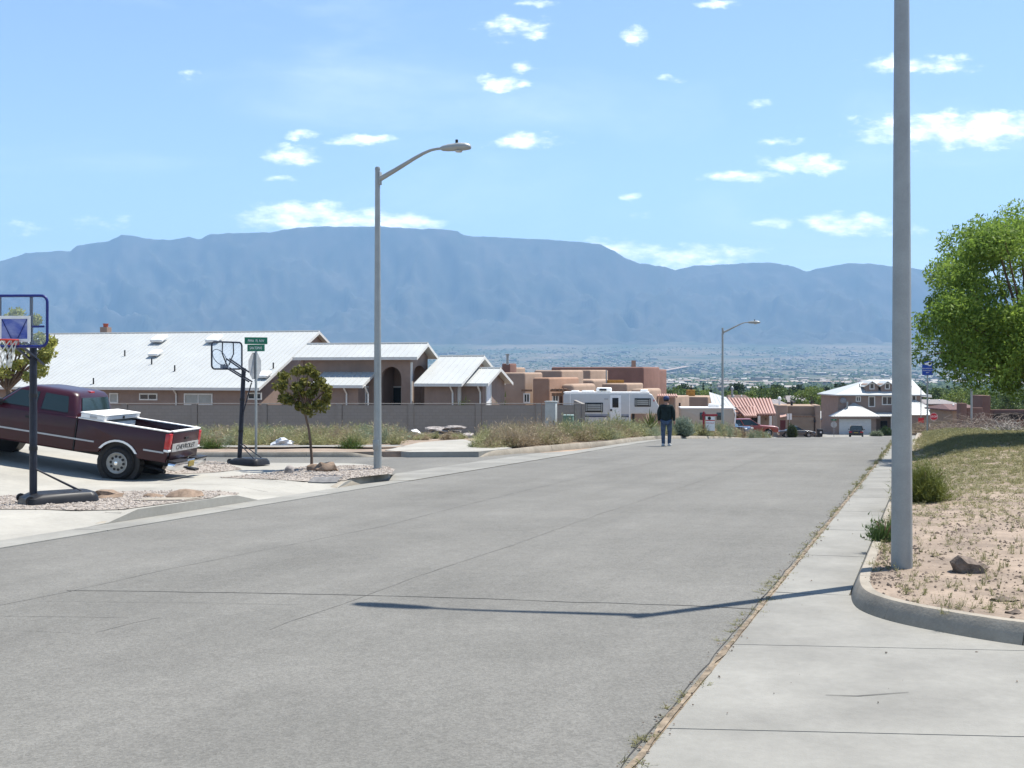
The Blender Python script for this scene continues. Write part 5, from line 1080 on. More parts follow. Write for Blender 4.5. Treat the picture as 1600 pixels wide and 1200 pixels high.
    if not inner: MB().tube([pt + Vector((-.25, 0, -.36)), (-.10, 0, pole_top * .5), (-.08, 0, pole_top * .42)], .016, 6).build('lift_handle', M_DARKP, t)
    # water tank foot, behind the pole
    a = (tankdir or 0); T = bpy.data.objects.new('base_tank', None); COL.objects.link(T); T.parent = t; T.rotation_euler = (0, 0, a); lx, ly = tank
    MB().loft([rrect(-.18, lx, ly / 2, .0, .12), rrect(-.16, lx - .02, ly / 2 - .01, .09, .12), rrect(-.02, lx - .06, ly / 2 - .06, .15, .1), rrect(.08, lx - .12, ly / 2 - .14, .165, .08)]).build('tank', M_BLACK, T, smooth=True)
    for sy in (-1, 1): MB().lathe([(.07, -.02), (.07, .02), (.02, .03)], 12, 'y', (-.12, sy * (ly / 2 - .08), .07)).build('caster', M_BLACK, T)
    for sy in (-1, 1): MB().tube([(0, sy * .03, pole_top * .18 + .1), (lx * .78, sy * ly * .25, .14)], .013, 6).build('brace', M_DARKP, T)
    return t
xy = GPL(52, 788); fa = math.atan2(-.998, -.06)
hoop('basketball_hoop', 'near portable basketball hoop with a blue framed clear board on the gravel', xy, lz(*xy) + .02, fa, 1.02, .78, 2.87, .58, M_NAVYF, True, True, pole_top=2.55, tankdir=math.radians(130))
xy = GPL(374, 726); fb = math.radians(152)
hoop('basketball_hoop', 'far portable basketball hoop seen from behind next to the stop sign', xy, lz(*xy) + .02, fb, 1.10, .68, 2.72, .55, M_DARKP, False, False, lean=(-.10, -.05), pole_top=2.40, tankdir=math.radians(180), tank=(.8, .6), rim_m=M_DARKP, fold=math.radians(62))

# ------------------------------------------------------------------ signs
def octo(r, n=8): return [(r * math.cos(math.pi / 8 + i * math.pi / 4), r * math.sin(math.pi / 8 + i * math.pi / 4)) for i in range(n)]
M_SIGNBACK = mat('bare_aluminium', (.42, .42, .41), .5, var=.06, metal=.3)
M_STOP = mat('stop_red', (.45, .02, .03), .45, var=.05)
def stop_sign(label, xy, z, face, zc, blades=None, r=.40, post_h=None):
    t = thing('stop_sign', label, 'sign', (*xy, z), face); MB().box(-.028, .028, -.028, .028, -.1, post_h or zc + .45).build('post', M_GALV, t, bevel=.008)
    MB().prism([(a, b + zc) for a, b in octo(r)], .03, .036, 'x').build('sign_plate', M_SIGNBACK, t)
    f = MB().prism([(a, b + zc) for a, b in octo(r)], .0365, .038, 'x').build('sign_face', M_STOP, t); text('STOP', .26, M_TEXTW, f, (.041, 0, zc), (math.radians(90), 0, math.radians(90)))
    mb = MB(); o_, i_ = octo(r * .97), octo(r * .92)
    for k in range(8): mb.prism([(o_[k][0], o_[k][1] + zc), (o_[(k + 1) % 8][0], o_[(k + 1) % 8][1] + zc), (i_[(k + 1) % 8][0], i_[(k + 1) % 8][1] + zc), (i_[k][0], i_[k][1] + zc)], .0385, .0395, 'x')
    mb.build('border', M_TEXTW, f)
    for k, (txt, ang, zz, ln) in enumerate(blades or []):
        b = MB().box(-ln / 2, ln / 2, -.006, .006, -.095, .095).build('street_name_blade', M_GREEN, t, loc=(0, 0, zz), rot=(0, 0, ang))
        text(txt, .105, M_TEXTW, b, (0, -.009, -.005), (math.radians(90), 0, 0), depth=.002, sx=.72); text(txt, .105, M_TEXTW, b, (0, .009, -.005), (math.radians(90), 0, math.pi), depth=.002, sx=.72)
    return t
xy = GPL(400, 718); zz = lz(*xy)
fs_ = math.atan2(.24, -.97)     # faces traffic leaving the side street
stop_sign('back of a grey stop sign with two green street name blades by the far hoop', xy, zz, fs_, 2.60, [('PIMA  PL NW', -fs_ + math.radians(14), 3.30, .62), ('SAN TOMAS', -fs_ + math.radians(-24), 3.10, .58)], post_h=3.02)
xy = (GX(1303, 140), 140.); stop_sign('distant stop sign seen from behind with a green street blade at the corner', xy, gz(*xy), math.radians(85), 2.15, [('PIMA PL', math.radians(-85), 2.75, .6)])
xy = (GX(1459, 111), 111.); stop_sign('small red stop sign beyond the grassy mound', xy, gz(*xy) + .2, math.radians(-100), EYE + (YH - 651) / F * 111 - gz(*xy) - .2)
# neighbourhood watch sign
xy = (GX(1449, 46), 46.); z = rz_right(*xy); zc = EYE + (YH - 575) / F * 46 - z
t = thing('watch_sign', 'blue neighbourhood sign with an eye symbol on a thin post in the grass', 'sign', (*xy, z), math.radians(-8)); MB().box(-.025, .025, -.025, .025, -.2, zc + .2).build('post', M_GALV, t)
pl = MB().box(-.215, .215, -.04, -.03, zc - .29, zc + .29).build('sign_plate', mat('sign_blue', (.02, .07, .36), .4, var=.05), t, bevel=.004)
MB().lathe([(.09, -.044), (.09, -.041), (.045, -.041), (.045, -.044)], 18, 'y', (.08, 0, zc + .17)).build('eye_ring', M_TEXTW, pl); MB().lathe([(.045, -.046), (.045, -.041), (0, -.041)], 14, 'y', (.08, 0, zc + .17)).build('eye_pupil', M_BLACK, pl)
MB().prism([(-.17, zc + .15), (-.17, zc + .19), (.02, zc + .23), (.02, zc + .11)], -.045, -.041, 'y').build('eye_beam', M_TEXTW, pl)
for k, s in enumerate(('NEIGHBORHOOD', 'CRIME WATCH', 'AREA')): text(s, .055, M_TEXTW, pl, (0, -.043, zc - .02 - k * .085), (math.radians(90), 0, 0), depth=.002)
xy = (GX(1439, 70), 70.); z = rz_right(*xy) if False else gz(*xy); zc = EYE + (YH - 657) / F * 70 - z
t = thing('post_sign', 'small red sign low on a tall thin post right of the nearest lamp pole', 'sign', (*xy, z), 0); MB().box(-.022, .022, -.022, .022, -.1, EYE + (YH - 606) / F * 70 - z).build('post', M_GALV, t); MB().box(-.18, .18, -.03, -.022, zc - .13, zc + .17).build('sign_plate', M_STOP, t)
xy = (GX(1518, 62), 62.); z = gz(*xy); t = thing('steel_post', 'tall slim grey steel post in front of the courtyard wall', 'post', (*xy, z)); MB().tube([(0, 0, -.2), (0, 0, EYE + (YH - 601) / F * 62 - z)], .055, 12).build('pole', M_GALV, t, smooth=True); MB().lathe([(.06, 0), (.05, .05), (0, .06)], 10, c=(0, 0, EYE + (YH - 601) / F * 62 - z)).build('pole_cap', M_GALV, t)
# white sign back and realtor sign
xy = (GX(1233.5, 131), 131.); z = gz(*xy); zc = EYE + (YH - 651) / F * 131 - z
t = thing('speed_sign', 'pale back of a small sign on a post before the garage house', 'sign', (*xy, z), math.radians(-10)); MB().box(-.03, .03, -.03, .03, -.1, zc + .4).build('post', M_GALV, t); MB().box(-.27, .27, .031, .037, zc - .36, zc + .36).build('sign_plate', M_WHITE, t)
xy = (GX(1099.5, 60), 60.); z = gz(*xy) + .1; Zr = lambda py: EYE + (YH - py) / F * 60 - z
M_RPOST = mat('realtor_red', (.30, .02, .03), .5, var=.1)
t = thing('sale_sign', 'red wooden sign post with a hanging white and red board by the road', 'sign', (*xy, z), math.radians(-12)); MB().box(-.05, .05, -.05, .05, -.2, Zr(643)).build('post', M_RPOST, t, bevel=.01); MB().box(-.1, .72, -.04, .04, Zr(650), Zr(647)).build('cross_arm', M_RPOST, t)
bd = MB().box(.10, .58, -.012, .012, Zr(673), Zr(651)).build('board', M_WHITE, t); MB().box(.10, .58, -.016, -.0125, Zr(657.5), Zr(656)).build('board_band', M_STOP, bd); MB().lathe([(.09, -.016), (.09, -.0125), (0, -.0125)], 12, 'y', (.30, 0, Zr(653.4))).build('board_emblem', M_BLACK, bd)
for x in (.18, .5): MB().tube([(x, 0, Zr(651)), (x, 0, Zr(650))], .008, 5).build('hook', M_BLACK, t)
text('FOR SALE', .10, M_STOP, bd, (.34, -.018, Zr(661)), (math.radians(90), 0, 0), depth=.002)

# ------------------------------------------------------------------ cabinets, bin, debris
xy = (GX(861, 58), 58.); z = gz(*xy) + .1; zt = EYE + (YH - 627) / F * 58 - z
t = thing('utility_cabinet', 'tall pale grey utility cabinet in front of the block wall', 'cabinet', (*xy, z), math.radians(-14)); M_CAB = mat('cabinet_grey', (.40, .42, .40), .5, var=.05)
MB().box(-.27, .27, -.22, .25, .25, zt - .04).build('cabinet', M_CAB, t, bevel=.015); MB().box(-.30, .30, -.25, .28, zt - .038, zt + .01).build('lid', M_CAB, t, bevel=.01); MB().box(-.33, .33, -.28, .30, -.1, .25).build('pad', M_KERB, t); MB().box(-.24, .24, -.232, -.222, .35, zt - .12).build('door', M_CAB, t); MB().box(.15, .2, -.25, -.232, .8, .95).build('handle', M_BLACK, t)
xy = (GX(888, 57), 57.); z = gz(*xy) + .1; zt = EYE + (YH - 648) / F * 57 - z
t = thing('pedestal_box', 'low green utility pedestal box beside the grey cabinet', 'cabinet', (*xy, z), math.radians(-10)); M_PG = mat('pedestal_green', (.13, .22, .16), .5, var=.06)
MB().box(-.25, .25, -.2, .2, 0, zt - .06).build('box', M_PG, t, bevel=.02); MB().box(-.27, .27, -.22, .22, zt - .058, zt).build('lid', mat('pedestal_lid', (.35, .46, .40), .5), t, bevel=.02); MB().box(-.2, .2, -.212, -.2, .1, zt - .12).build('door', M_PG, t); MB().box(-.03, .03, -.23, -.212, zt * .5, zt * .5 + .1).build('lock', M_BLACK, t)
xy = (GX(1281, 146), 146.); z = gz(*xy) + .12; t = thing('trash_bin', 'black wheeled trash bin at the corner of the garage house', 'bin', (*xy, z + .0), math.radians(5))
MB().loft([rrect(-.26, .26, .28, .05, .05), rrect(-.33, .33, .33, .98, .06)]).build('bin_body', M_BLACK, t, smooth=True); MB().loft([rrect(-.36, .36, .36, .985, .06), rrect(-.34, .34, .34, 1.04, .06), rrect(-.2, .2, .22, 1.09, .06)]).build('lid', M_BLACK, t, smooth=True)
for s in (-1, 1): MB().lathe([(.13, -.03), (.13, .03), (.03, .03)], 14, 'x', (s * .28, .3, .13)).build('wheel', M_TYRE, t)
MB().tube([(-.25, .38, .95), (.25, .38, .95)], .02, 6).build('handle', M_BLACK, t)
MB().box(-.12, .12, -.36, -.345, .55, .75).build('label_plate', M_WHITE, t)
M_UC = mat('utility_cover_grey', (.16, .155, .15), .8, var=.15, scale=8)
c = GPL(507, 750); o = drape('utility_cover', [(c[0] - .30, c[1] - .22), (c[0] + .30, c[1] - .28), (c[0] + .34, c[1] + .20), (c[0] - .26, c[1] + .26)], M_UC, off(.03, lz), .3, edge=.05); tag(o, 'flat dark utility cover set in concrete near the lamp post', 'cover')
c = GPL(262, 782); o = drape('utility_cover', [(c[0] - .5, c[1] - .16), (c[0] + .35, c[1] - .22), (c[0] + .5, c[1] + .2), (c[0] - .35, c[1] + .25)], M_KERB, off(.03, lz), .3, edge=.05); tag(o, 'pale concrete lid in the gravel in front of the rounded boulder', 'cover')
M_ROCK = mat('brown_rock', (.235, .17, .122), .9, var=.2, scale=6, bump=.5, bscale=20); M_ROCKG = mat('grey_rock', (.30, .27, .25), .9, var=.3, scale=5, bump=.5, bscale=20); M_ROCKD = mat('dark_clod', (.16, .125, .10), .95, var=.3, scale=12, bump=.6, bscale=40)
def rock(label, px, py, w, h, m, seed, zf=lz, depth=None, amp=.25):
    x, y = GPL(px, py, zf); k = y / F; o = MB().rock((0, 0, 0), (w * k / 2, (depth or w) * k / 2 * .8, h * k * .68), seed, 2, amp).build('rock', m, None, smooth=True); o.location = (x, y, zf(x, y) - .02); return tag(o, label, 'rock')
rock('rounded tan boulder on the gravel near the kerb', 290, 778, 52, 15, M_ROCK, 1); rock('flat jagged brown stone behind the near hoop base', 168, 778, 48, 13, M_ROCK, 2, amp=.5); rock('small flat brown stone between the jagged stone and the boulder', 240, 777, 30, 8, M_ROCK, 3)
rock('peaked brown boulder at the foot of the small tree', 510, 737, 40, 18, M_ROCK, 4, amp=.4); rock('squarish brown stone against the small tree trunk', 489, 736, 20, 13, M_ROCK, 5, amp=.15); rock('grey and tan stone near the far hoop base', 452, 740, 16, 14, M_ROCKG, 6)
rock('dark crumbly clod of earth on the sandy lot', 1512, 893, 62, 26, M_ROCKD, 7, rz_right, amp=.6); rock('flat dark broken stone at the right edge of the lot', 1570, 938, 34, 9, M_ROCKD, 8, rz_right, amp=.6); rock('dark pebble heap lowest at the right edge', 1585, 958, 26, 9, M_ROCKD, 9, rz_right, amp=.6)
rock('small dark lump lying on the gutter by the kerb', 1349, 841, 5, 5, M_ROCKD, 10, off(.006)); rock('lone dark pebble on the concrete apron', 1526, 1019, 7, 6, M_ROCKD, 12, off(.006))
# broken slabs dumped by the wall, plastic sheet
xy = (GX(690, 62), 62.); z = lotLz(*xy); t = thing('rubble_pile', 'heap of broken pale concrete slabs below the block wall', 'rubble', (*xy, z)); rr_ = random.Random(5)
for k, (x, zz_, w, a) in enumerate(((-.7, .25, 1.2, .1), (.2, .55, 1.7, .0), (1.1, .3, 1.3, -.15), (-.2, .85, 1.5, .05), (.7, .98, 1.4, -.04), (-1.4, .55, .7, .6))):
    MB().rock((0, 0, 0), (w / 2, .45, .13), 20 + k, 2, .3).build('slab_piece', M_ROCKG if k != 5 else M_WHITE, t, loc=(x, rr_.uniform(-.3, .3), zz_ * .62), rot=(rr_.uniform(-.2, .2), a, rr_.uniform(-.4, .4)))
xy = GP(443, 697, .14); t = MB().rock((0, 0, 0), (.34, .2, .16), 33, 3, .7).build('plastic_sheet', mat('white_plastic', (.62, .64, .66), .35, var=.1, scale=4), None, smooth=True, loc=(*xy, lotLz(*xy))); tag(t, 'crumpled white plastic sheet caught in the weeds', 'plastic sheet')
# man walking away
def person():
    x, y = GP(1041, 697); z = gz(x, y) + .004; t = thing('person', 'person in dark green jacket, jeans and blue cap walking down the road', 'person', (x, y, z), math.radians(-14))
    skin = mat('skin', (.36, .20, .14), .6, var=.05); jk = mat('dark_green_jacket', (.012, .022, .022), .9, var=.25, scale=9, bump=.4, bscale=12); jn = mat('faded_jeans', (.065, .095, .15), .9, var=.2, scale=9, bump=.4, bscale=14)
    capm = mat('navy_cap', (.03, .05, .13), .8, var=.1); shoe = mat('white_trainers', (.55, .55, .53), .6, var=.15, scale=12); hair = mat('dark_hair', (.03, .022, .018), .8)
    def skinned(name, verts, edges, radii, m, parent=None, root=0, sub=2):
        me = bpy.data.meshes.new(name); me.from_pydata(verts, edges, []); o = bpy.data.objects.new(name, me); COL.objects.link(o); o.parent = parent
        md = o.modifiers.new('skin', 'SKIN'); sv = me.skin_vertices[0].data
        for i, r_ in enumerate(radii): sv[i].radius = r_ if isinstance(r_, tuple) else (r_, r_); sv[i].use_root = (i == root)
        md.use_smooth_shade = True; s = o.modifiers.new('sub', 'SUBSURF'); s.levels = s.render_levels = sub
        dg = bpy.context.evaluated_depsgraph_get(); me2 = bpy.data.meshes.new_from_object(o.evaluated_get(dg)); o.modifiers.clear(); o.data = me2; me2.materials.clear(); me2.materials.append(m); me2.shade_smooth(); return o
    # body faces +y (away from the viewer), weight on the left leg, right foot half a step ahead
    hip = (0, 0, .93); J = {'hipL': (-.10, .0, .90), 'knL': (-.115, .03, .50), 'anL': (-.10, -.03, .09), 'hipR': (.10, .0, .90), 'knR': (.11, .09, .50), 'anR': (.10, .07, .10)}
    V = [hip, (0, .0, 1.10), (0, .01, 1.30), (0, .0, 1.44), (0, .015, 1.52), (0, .035, 1.60), (0, .04, 1.68), (0, .035, 1.745),
         (-.19, 0, 1.42), (-.265, -.02, 1.14), (-.27, .03, .90), (.19, 0, 1.42), (.265, -.02, 1.14), (.28, .04, .90), J['hipL'], J['knL'], J['anL'], J['hipR'], J['knR'], J['anR'], (-.11, .09, .05), (.11, .19, .06)]
    E = [(0, 1), (1, 2), (2, 3), (3, 4), (4, 5), (5, 6), (6, 7), (3, 8), (8, 9), (9, 10), (3, 11), (11, 12), (12, 13), (0, 14), (14, 15), (15, 16), (0, 17), (17, 18), (18, 19), (16, 20), (19, 21)]
    Rr = [(.15, .11), (.15, .11), (.17, .12), (.13, .09), .055, .075, .088, .06, .06, .045, .032, .06, .045, .032, .09, .058, .04, .09, .058, .04, .035, .035]
    body = skinned('body', V, E, Rr, skin, t)
    jkV = [(0, 0, .80), (0, 0, .96), (0, .0, 1.14), (0, .005, 1.32), (0, .0, 1.445), (0, .01, 1.50), (-.185, 0, 1.415), (-.25, -.01, 1.28), (-.265, -.02, 1.12), (-.262, .03, .89), (.185, 0, 1.415), (.25, -.01, 1.28), (.265, -.02, 1.12), (.272, .04, .89)]
    skinned('jacket', jkV, [(0, 1), (1, 2), (2, 3), (3, 4), (4, 5), (4, 6), (6, 7), (7, 8), (8, 9), (4, 10), (10, 11), (11, 12), (12, 13)], [(.225, .165), (.23, .165), (.225, .165), (.22, .155), (.15, .11), (.075, .075), .085, .082, .072, .052, .085, .082, .072, .052], jk, body)
    jv = [(0, .0, .93), (-.105, 0, .86), (-.115, .03, .50), (-.10, -.03, .12), (-.10, -.03, .05), (.105, 0, .86), (.115, .09, .50), (.10, .07, .12), (.10, .07, .06)]
    skinned('jeans', jv, [(0, 1), (1, 2), (2, 3), (3, 4), (0, 5), (5, 6), (6, 7), (7, 8)], [(.175, .13), (.115, .12), .085, .068, .066, (.115, .12), .085, .068, .066], jn, body)
    for sx, yy, z_ in ((-.105, -.03, 0), (.105, .07, 0)):
        MB().loft([[(sx + a * .052, yy - .10 + q, .0 + h) for a, h in ((-1, 0), (1, 0), (1.05, .03), (.8, hh), (-.8, hh), (-1.05, .03))] for q, hh in ((0, .08), (.08, .10), (.16, .075), (.26, .05), (.30, .03))]).build('shoe', shoe, body, smooth=True)
        MB().box(sx - .055, sx + .055, yy - .105, yy + .20, -.002, .016).build('sole', M_BLACK, body)
    MB().lathe([(.102, 1.665), (.108, 1.70), (.10, 1.745), (.07, 1.785), (.02, 1.80), (0, 1.80)], 18, c=(0, .035, 0)).build('cap', capm, body, smooth=True)
    MB().prism([(-.085, .10), (.085, .10), (.075, .19), (.03, .225), (-.03, .225), (-.075, .19)], 1.665, 1.68, 'z').build('cap_brim', capm, body)
    MB().lathe([(.085, 1.60), (.098, 1.63), (.10, 1.668)], 16, c=(0, .025, 0)).build('hair', hair, body, smooth=True)
    face = MB().rock((0, .128, 1.615), (.014, .022, .022), 1, 1, .0); face.build('nose', skin, body, smooth=True)
    for s in (-1, 1):
        MB().rock((s * .096, .035, 1.61), (.014, .026, .032), 2, 1, .1).build('ear', skin, body, smooth=True); MB().rock((s * .034, .118, 1.645), (.012, .008, .008), 3, 1, 0).build('eye', M_WHITE, body)
        hx0, hy0, hz0 = (.27, .035, .90) if s < 0 else (.285, .045, .90); hx0 *= s; mb = MB(); mb.tube([(hx0, hy0, hz0), (hx0, hy0 + .004, hz0 - .05), (hx0, hy0 + .01, hz0 - .095)], [.028, .036, .034], 8)
        for k, (dy, ln) in enumerate(((.032, .07), (.012, .078), (-.008, .072), (-.026, .058))):
            mb.tube([(hx0, hy0 + dy + .01, hz0 - .088), (hx0 - s * .006, hy0 + dy + .014, hz0 - .088 - ln * .5), (hx0 - s * .022, hy0 + dy + .014, hz0 - .088 - ln)], [.0095, .009, .0075], 6)
        mb.tube([(hx0 - s * .01, hy0 + .034, hz0 - .035), (hx0 - s * .02, hy0 + .062, hz0 - .065), (hx0 - s * .022, hy0 + .066, hz0 - .10)], [.012, .0105, .008], 6)
        mb.build('hand', skin, body, smooth=True)
    MB().prism([(-.02, 1.575), (.02, 1.575), (.02, 1.58), (-.02, 1.58)], .118, .126, 'y').build('mouth', mat('lip', (.28, .11, .09), .6), body)
person()
# ------------------------------------------------------------------ plants
def blades(rng, cx_, cy_, z, r, h, n, wid, lean=1.0):
    """n thin blades of one domed clump as triangles, with side twigs near the tips"""
    a = rng.uniform(0, 2 * np.pi, n); e = np.arcsin(rng.uniform(.12, 1, n)); k = rng.uniform(.7, 1.06, n); q = np.sqrt(rng.uniform(0, 1, n)) * .28 * r; c = rng.uniform(0, 2 * np.pi, n)
    bx, by = cx_ + np.cos(c) * q, cy_ + np.sin(c) * q; tx = cx_ + np.cos(a) * np.cos(e) * r * k * lean; ty = cy_ + np.sin(a) * np.cos(e) * r * k * lean; tz = z + np.sin(e) * h * k
    w = wid * rng.uniform(.6, 1.3, n); b = rng.uniform(0, 2 * np.pi, n); dx, dy = np.cos(b) * w, np.sin(b) * w
    V = np.empty((n, 3, 3)); V[:, 0] = np.stack([bx - dx, by - dy, np.full(n, z)], 1); V[:, 1] = np.stack([bx + dx, by + dy, np.full(n, z)], 1); V[:, 2] = np.stack([tx, ty, tz], 1)
    m = n; k = rng.integers(0, n, m); f = rng.uniform(.45, .97, m)[:, None]; base = (V[k, 0] + V[k, 1]) / 2 * (1 - f) + V[k, 2] * f
    d = np.stack([rng.normal(0, .13 * r, m), rng.normal(0, .13 * r, m), rng.uniform(-.02, .16, m) * h], 1); s = np.stack([rng.normal(0, wid, m), rng.normal(0, wid, m), rng.normal(0, wid * .5, m)], 1)
    W = np.stack([base - s, base + s, base + d], 1)
    return np.concatenate([V, W]).reshape(-1, 3)
M_WEED = leafmat('olive_weed', (.35, .34, .165), (.19, .195, .09), .3); M_DRY = leafmat('dry_weed', (.40, .33, .22), (.25, .19, .125), .3)
M_SAGE = leafmat('sage_green', (.27, .31, .20), (.15, .18, .11), .3); M_GREENW = leafmat('green_weed', (.11, .16, .035), (.05, .085, .02), .35); M_GRASS = leafmat('grass', (.30, .27, .13), (.17, .175, .075), .35)
rng = np.random.default_rng(3); rnd = random.Random(8)
# the weedy lot: one mass of weeds
olive, dry, sage = [], [], []
def weed(x, y, zf, r, h, kind, n=None, wid=None):
    n = n or 210; dst = {'o': olive, 'd': dry, 's': sage}[kind]; dst.append(blades(rng, x, y, zf(x, y) - .02, r, h, n, wid or max(.006, y * .00022)))
lotLf = lotLz
for i in range(250):                       # between the side street and the wall
    px = rnd.uniform(300, 625); Y = rnd.choice([rnd.uniform(40.5, 48), rnd.uniform(44, 64)]); x = GX(px, Y)
    k = rnd.random(); weed(x, Y, lotLf, rnd.uniform(.35, .95), rnd.uniform(.42, .85) + (Y - 40) * .012, 'o' if k < .5 else ('d' if k < .8 else 's'))
for i in range(60):
    px = rnd.uniform(625, 725); Y = rnd.uniform(46, 64); weed(GX(px, Y), Y, lotLf, rnd.uniform(.3, .5), rnd.uniform(.2, .45), 'd' if rnd.random() < .6 else 'o')
for i in range(230):                       # thick band along the main road kerb
    px = rnd.uniform(755, 1032); Ymin = float(np.interp(px, [748, 800, 850, 930, 1000, 1035], [36.6, 37.6, 39.4, 42.6, 47.2, 50.5])); Y = Ymin + rnd.random() ** 1.6 * (9 + (px - 750) * .02); x = GX(px, Y)
    if ST(x, Y)[1] > -10.1: continue
    k = rnd.random(); left = px < 900; weed(x, Y, lotLf, rnd.uniform(.4, .95), rnd.uniform(.4, .92), ('d' if k < .6 else 'o') if left else ('o' if k < .5 else ('s' if k < .8 else 'd')))
for i in range(90):                        # beyond, in front of the trailer and the sale sign
    px = rnd.uniform(1035, 1215); Y = rnd.uniform(56, 70); x = GX(px, Y); t_ = ST(x, Y)[1]
    if t_ > -10.2: continue
    weed(x, Y, lotLf, rnd.uniform(.4, .8), rnd.uniform(.6, 1.0), rnd.choice('osod'))
for i in range(110):
    px = rnd.uniform(1040, 1204); Y = 21142 / (1456.7 - px) + .7 + rnd.random() ** 1.5 * 6; weed(GX(px, Y), Y, lotLf if Y < 80 else gz, rnd.uniform(.35, .8), rnd.uniform(.55, 1.15), rnd.choice('oossd'))
for i in range(26):                        # a few tall ones
    px = rnd.uniform(760, 1000); Y = float(np.interp(px, [748, 800, 850, 930, 1000, 1035], [37.4, 38.4, 40.2, 43.4, 48, 51])) + rnd.uniform(.3, 4); weed(GX(px, Y), Y, lotLf, rnd.uniform(.45, .7), rnd.uniform(.95, 1.3), 'd' if px < 880 else rnd.choice('os'), 150)
for i in range(70):
    px = rnd.uniform(900, 1030); Y = rnd.uniform(50, 66); weed(GX(px, Y), Y, lotLf, rnd.uniform(.5, .9), rnd.uniform(.6, 1.1), rnd.choice('oosd'))
tag(npmesh('olive_weeds', np.concatenate(olive), 3, M_WEED), 'mass of olive green weeds covering the vacant lot before the block wall', 'weeds', kind='stuff')
tag(npmesh('dry_weeds', np.concatenate(dry), 3, M_DRY), 'mass of dry tan weeds covering the vacant lot before the block wall', 'weeds', kind='stuff')
tag(npmesh('sage_weeds', np.concatenate(sage), 3, M_SAGE), 'grey green sagebrush mixed into the weeds of the vacant lot', 'weeds', kind='stuff')
# single shrubs
def shrub(name, label, px, Y, r, h, m, zf, n=900, wid=None, lean=1.0, cat='shrub'):
    x = GX(px, Y); z = zf(x, Y); t = thing(name, label, cat, (x, Y, z)); wd = wid or max(.004, Y * .0002)
    V = np.concatenate([blades(rng, rnd.uniform(-.45, .45) * r, rnd.uniform(-.35, .35) * r, -.02, r * .75, h * rnd.uniform(.75, 1.05), n // 6, wd, lean) for _ in range(6)])
    npmesh('foliage', V, 3, m, t); mb = MB()
    for k in range(7): a = k * .9; mb.tube([(0, 0, -.05), (math.cos(a) * r * .3, math.sin(a) * r * .3, h * .4), (math.cos(a) * r * .55, math.sin(a) * r * .5, h * .65)], [.012, .008, .003], 5)
    mb.build('stem', M_WOOD, t); return t
M_BROOM = leafmat('broom_green', (.20, .22, .05), (.08, .10, .025), .35)
Yb = GPL(1440, 783, rz_right)[1]; shrub('bush', 'round yellow green bush behind the nearest lamp pole', 1442, Yb, .60, .70, M_BROOM, rz_right, 5200, .004, 1.0, 'bush')
Yb = GPL(1384, 846, rz_right)[1]; shrub('weed', 'leafy green weed leaning over the kerb left of the lamp pole', 1382, Yb, .20, .36, leafmat('fresh_weed', (.12, .19, .06), (.06, .10, .03), .35), rz_right, 420, .007, 1.3, 'weed')
shrub('shrub', 'large blue green shrub right of the walking person', 1066, 54, .95, 1.15, leafmat('blue_sage', (.22, .27, .20), (.11, .15, .11), .3), lotLf, 2600, .012)
shrub('shrub', 'bright green tuft on the far kerb behind the pickup', 338, 39.2, .6, .52, M_GREENW, lotLf, 700); shrub('shrub', 'green tuft at the far kerb left of the street lamp', 546, 38.4, .55, .55, M_GREENW, lotLf, 700); shrub('shrub', 'small dark green plant at the corner of the concrete ramp', 743, 37.6, .3, .34, M_GREENW, lotLf, 500)
shrub('shrub', 'leafy green shrub showing above the wall by the garage wing', 729, 72, .95, 3.42, leafmat('yard_shrub', (.13, .17, .03), (.05, .08, .018), .35), off(-.2), 2400, .022, 1.2); shrub('shrub', 'light green shrub above the wall at the end wing', 777, 72, .85, 3.3, MATS['yard_shrub'], off(-.2), 2200, .022, 1.2)
shrub('bush', 'clipped dark green bush at the porch of the two storey house', 1384, 160, 1.0, 1.5, leafmat('clipped_green', (.06, .10, .03), (.025, .045, .015), .3), gz, 3000, .03, 1.3, 'bush'); shrub('bush', 'small pale green bush beside the pale garage door', 1370, 158, .8, .95, M_SAGE, gz, 2200, .03, 1.3, 'bush')
shrub('bush', 'dark green conical bush in front of the parked dark sedan', 1237, 126, .75, 1.7, leafmat('cone_green', (.07, .10, .035), (.03, .05, .02), .3), gz, 3000, .028, .9, 'bush'); shrub('bush', 'dense green bush right of the white wing of the two storey house', 1483, 150, 1.7, 2.9, MATS['clipped_green'], gz, 3800, .04, 1.3, 'bush')
# yucca with stiff leaves
x = GX(1017, 50); t = thing('yucca', 'spiky yucca with stiff green leaves left of the walking person', 'plant', (x, 50, lotLz(x, 50)))
M_YUC = leafmat('yucca_leaf', (.14, .16, .05), (.06, .08, .03), .2)
for k in range(46):
    a = k * 2.4; e = math.radians(18 + 70 * (k / 46)); L_ = rnd.uniform(.7, .95); d = Vector((math.cos(a) * math.cos(e), math.sin(a) * math.cos(e), math.sin(e))); sd = d.cross(Vector((0, 0, 1))).normalized() * .032; b0 = Vector((0, 0, .35)); mid = b0 + d * L_ * .5
    MB().add([b0 - sd * .6, b0 + sd * .6, mid + sd + Vector((0, 0, .0)), b0 + d * L_, mid - sd, mid + Vector((0, 0, -.02))], [(0, 5, 4), (0, 1, 5), (1, 2, 5), (5, 2, 3), (4, 5, 3)]).build('leaf', M_YUC, t, fix=False)
MB().tube([(0, 0, -.1), (0, 0, .4)], .07, 8).build('trunk', M_WOOD, t)
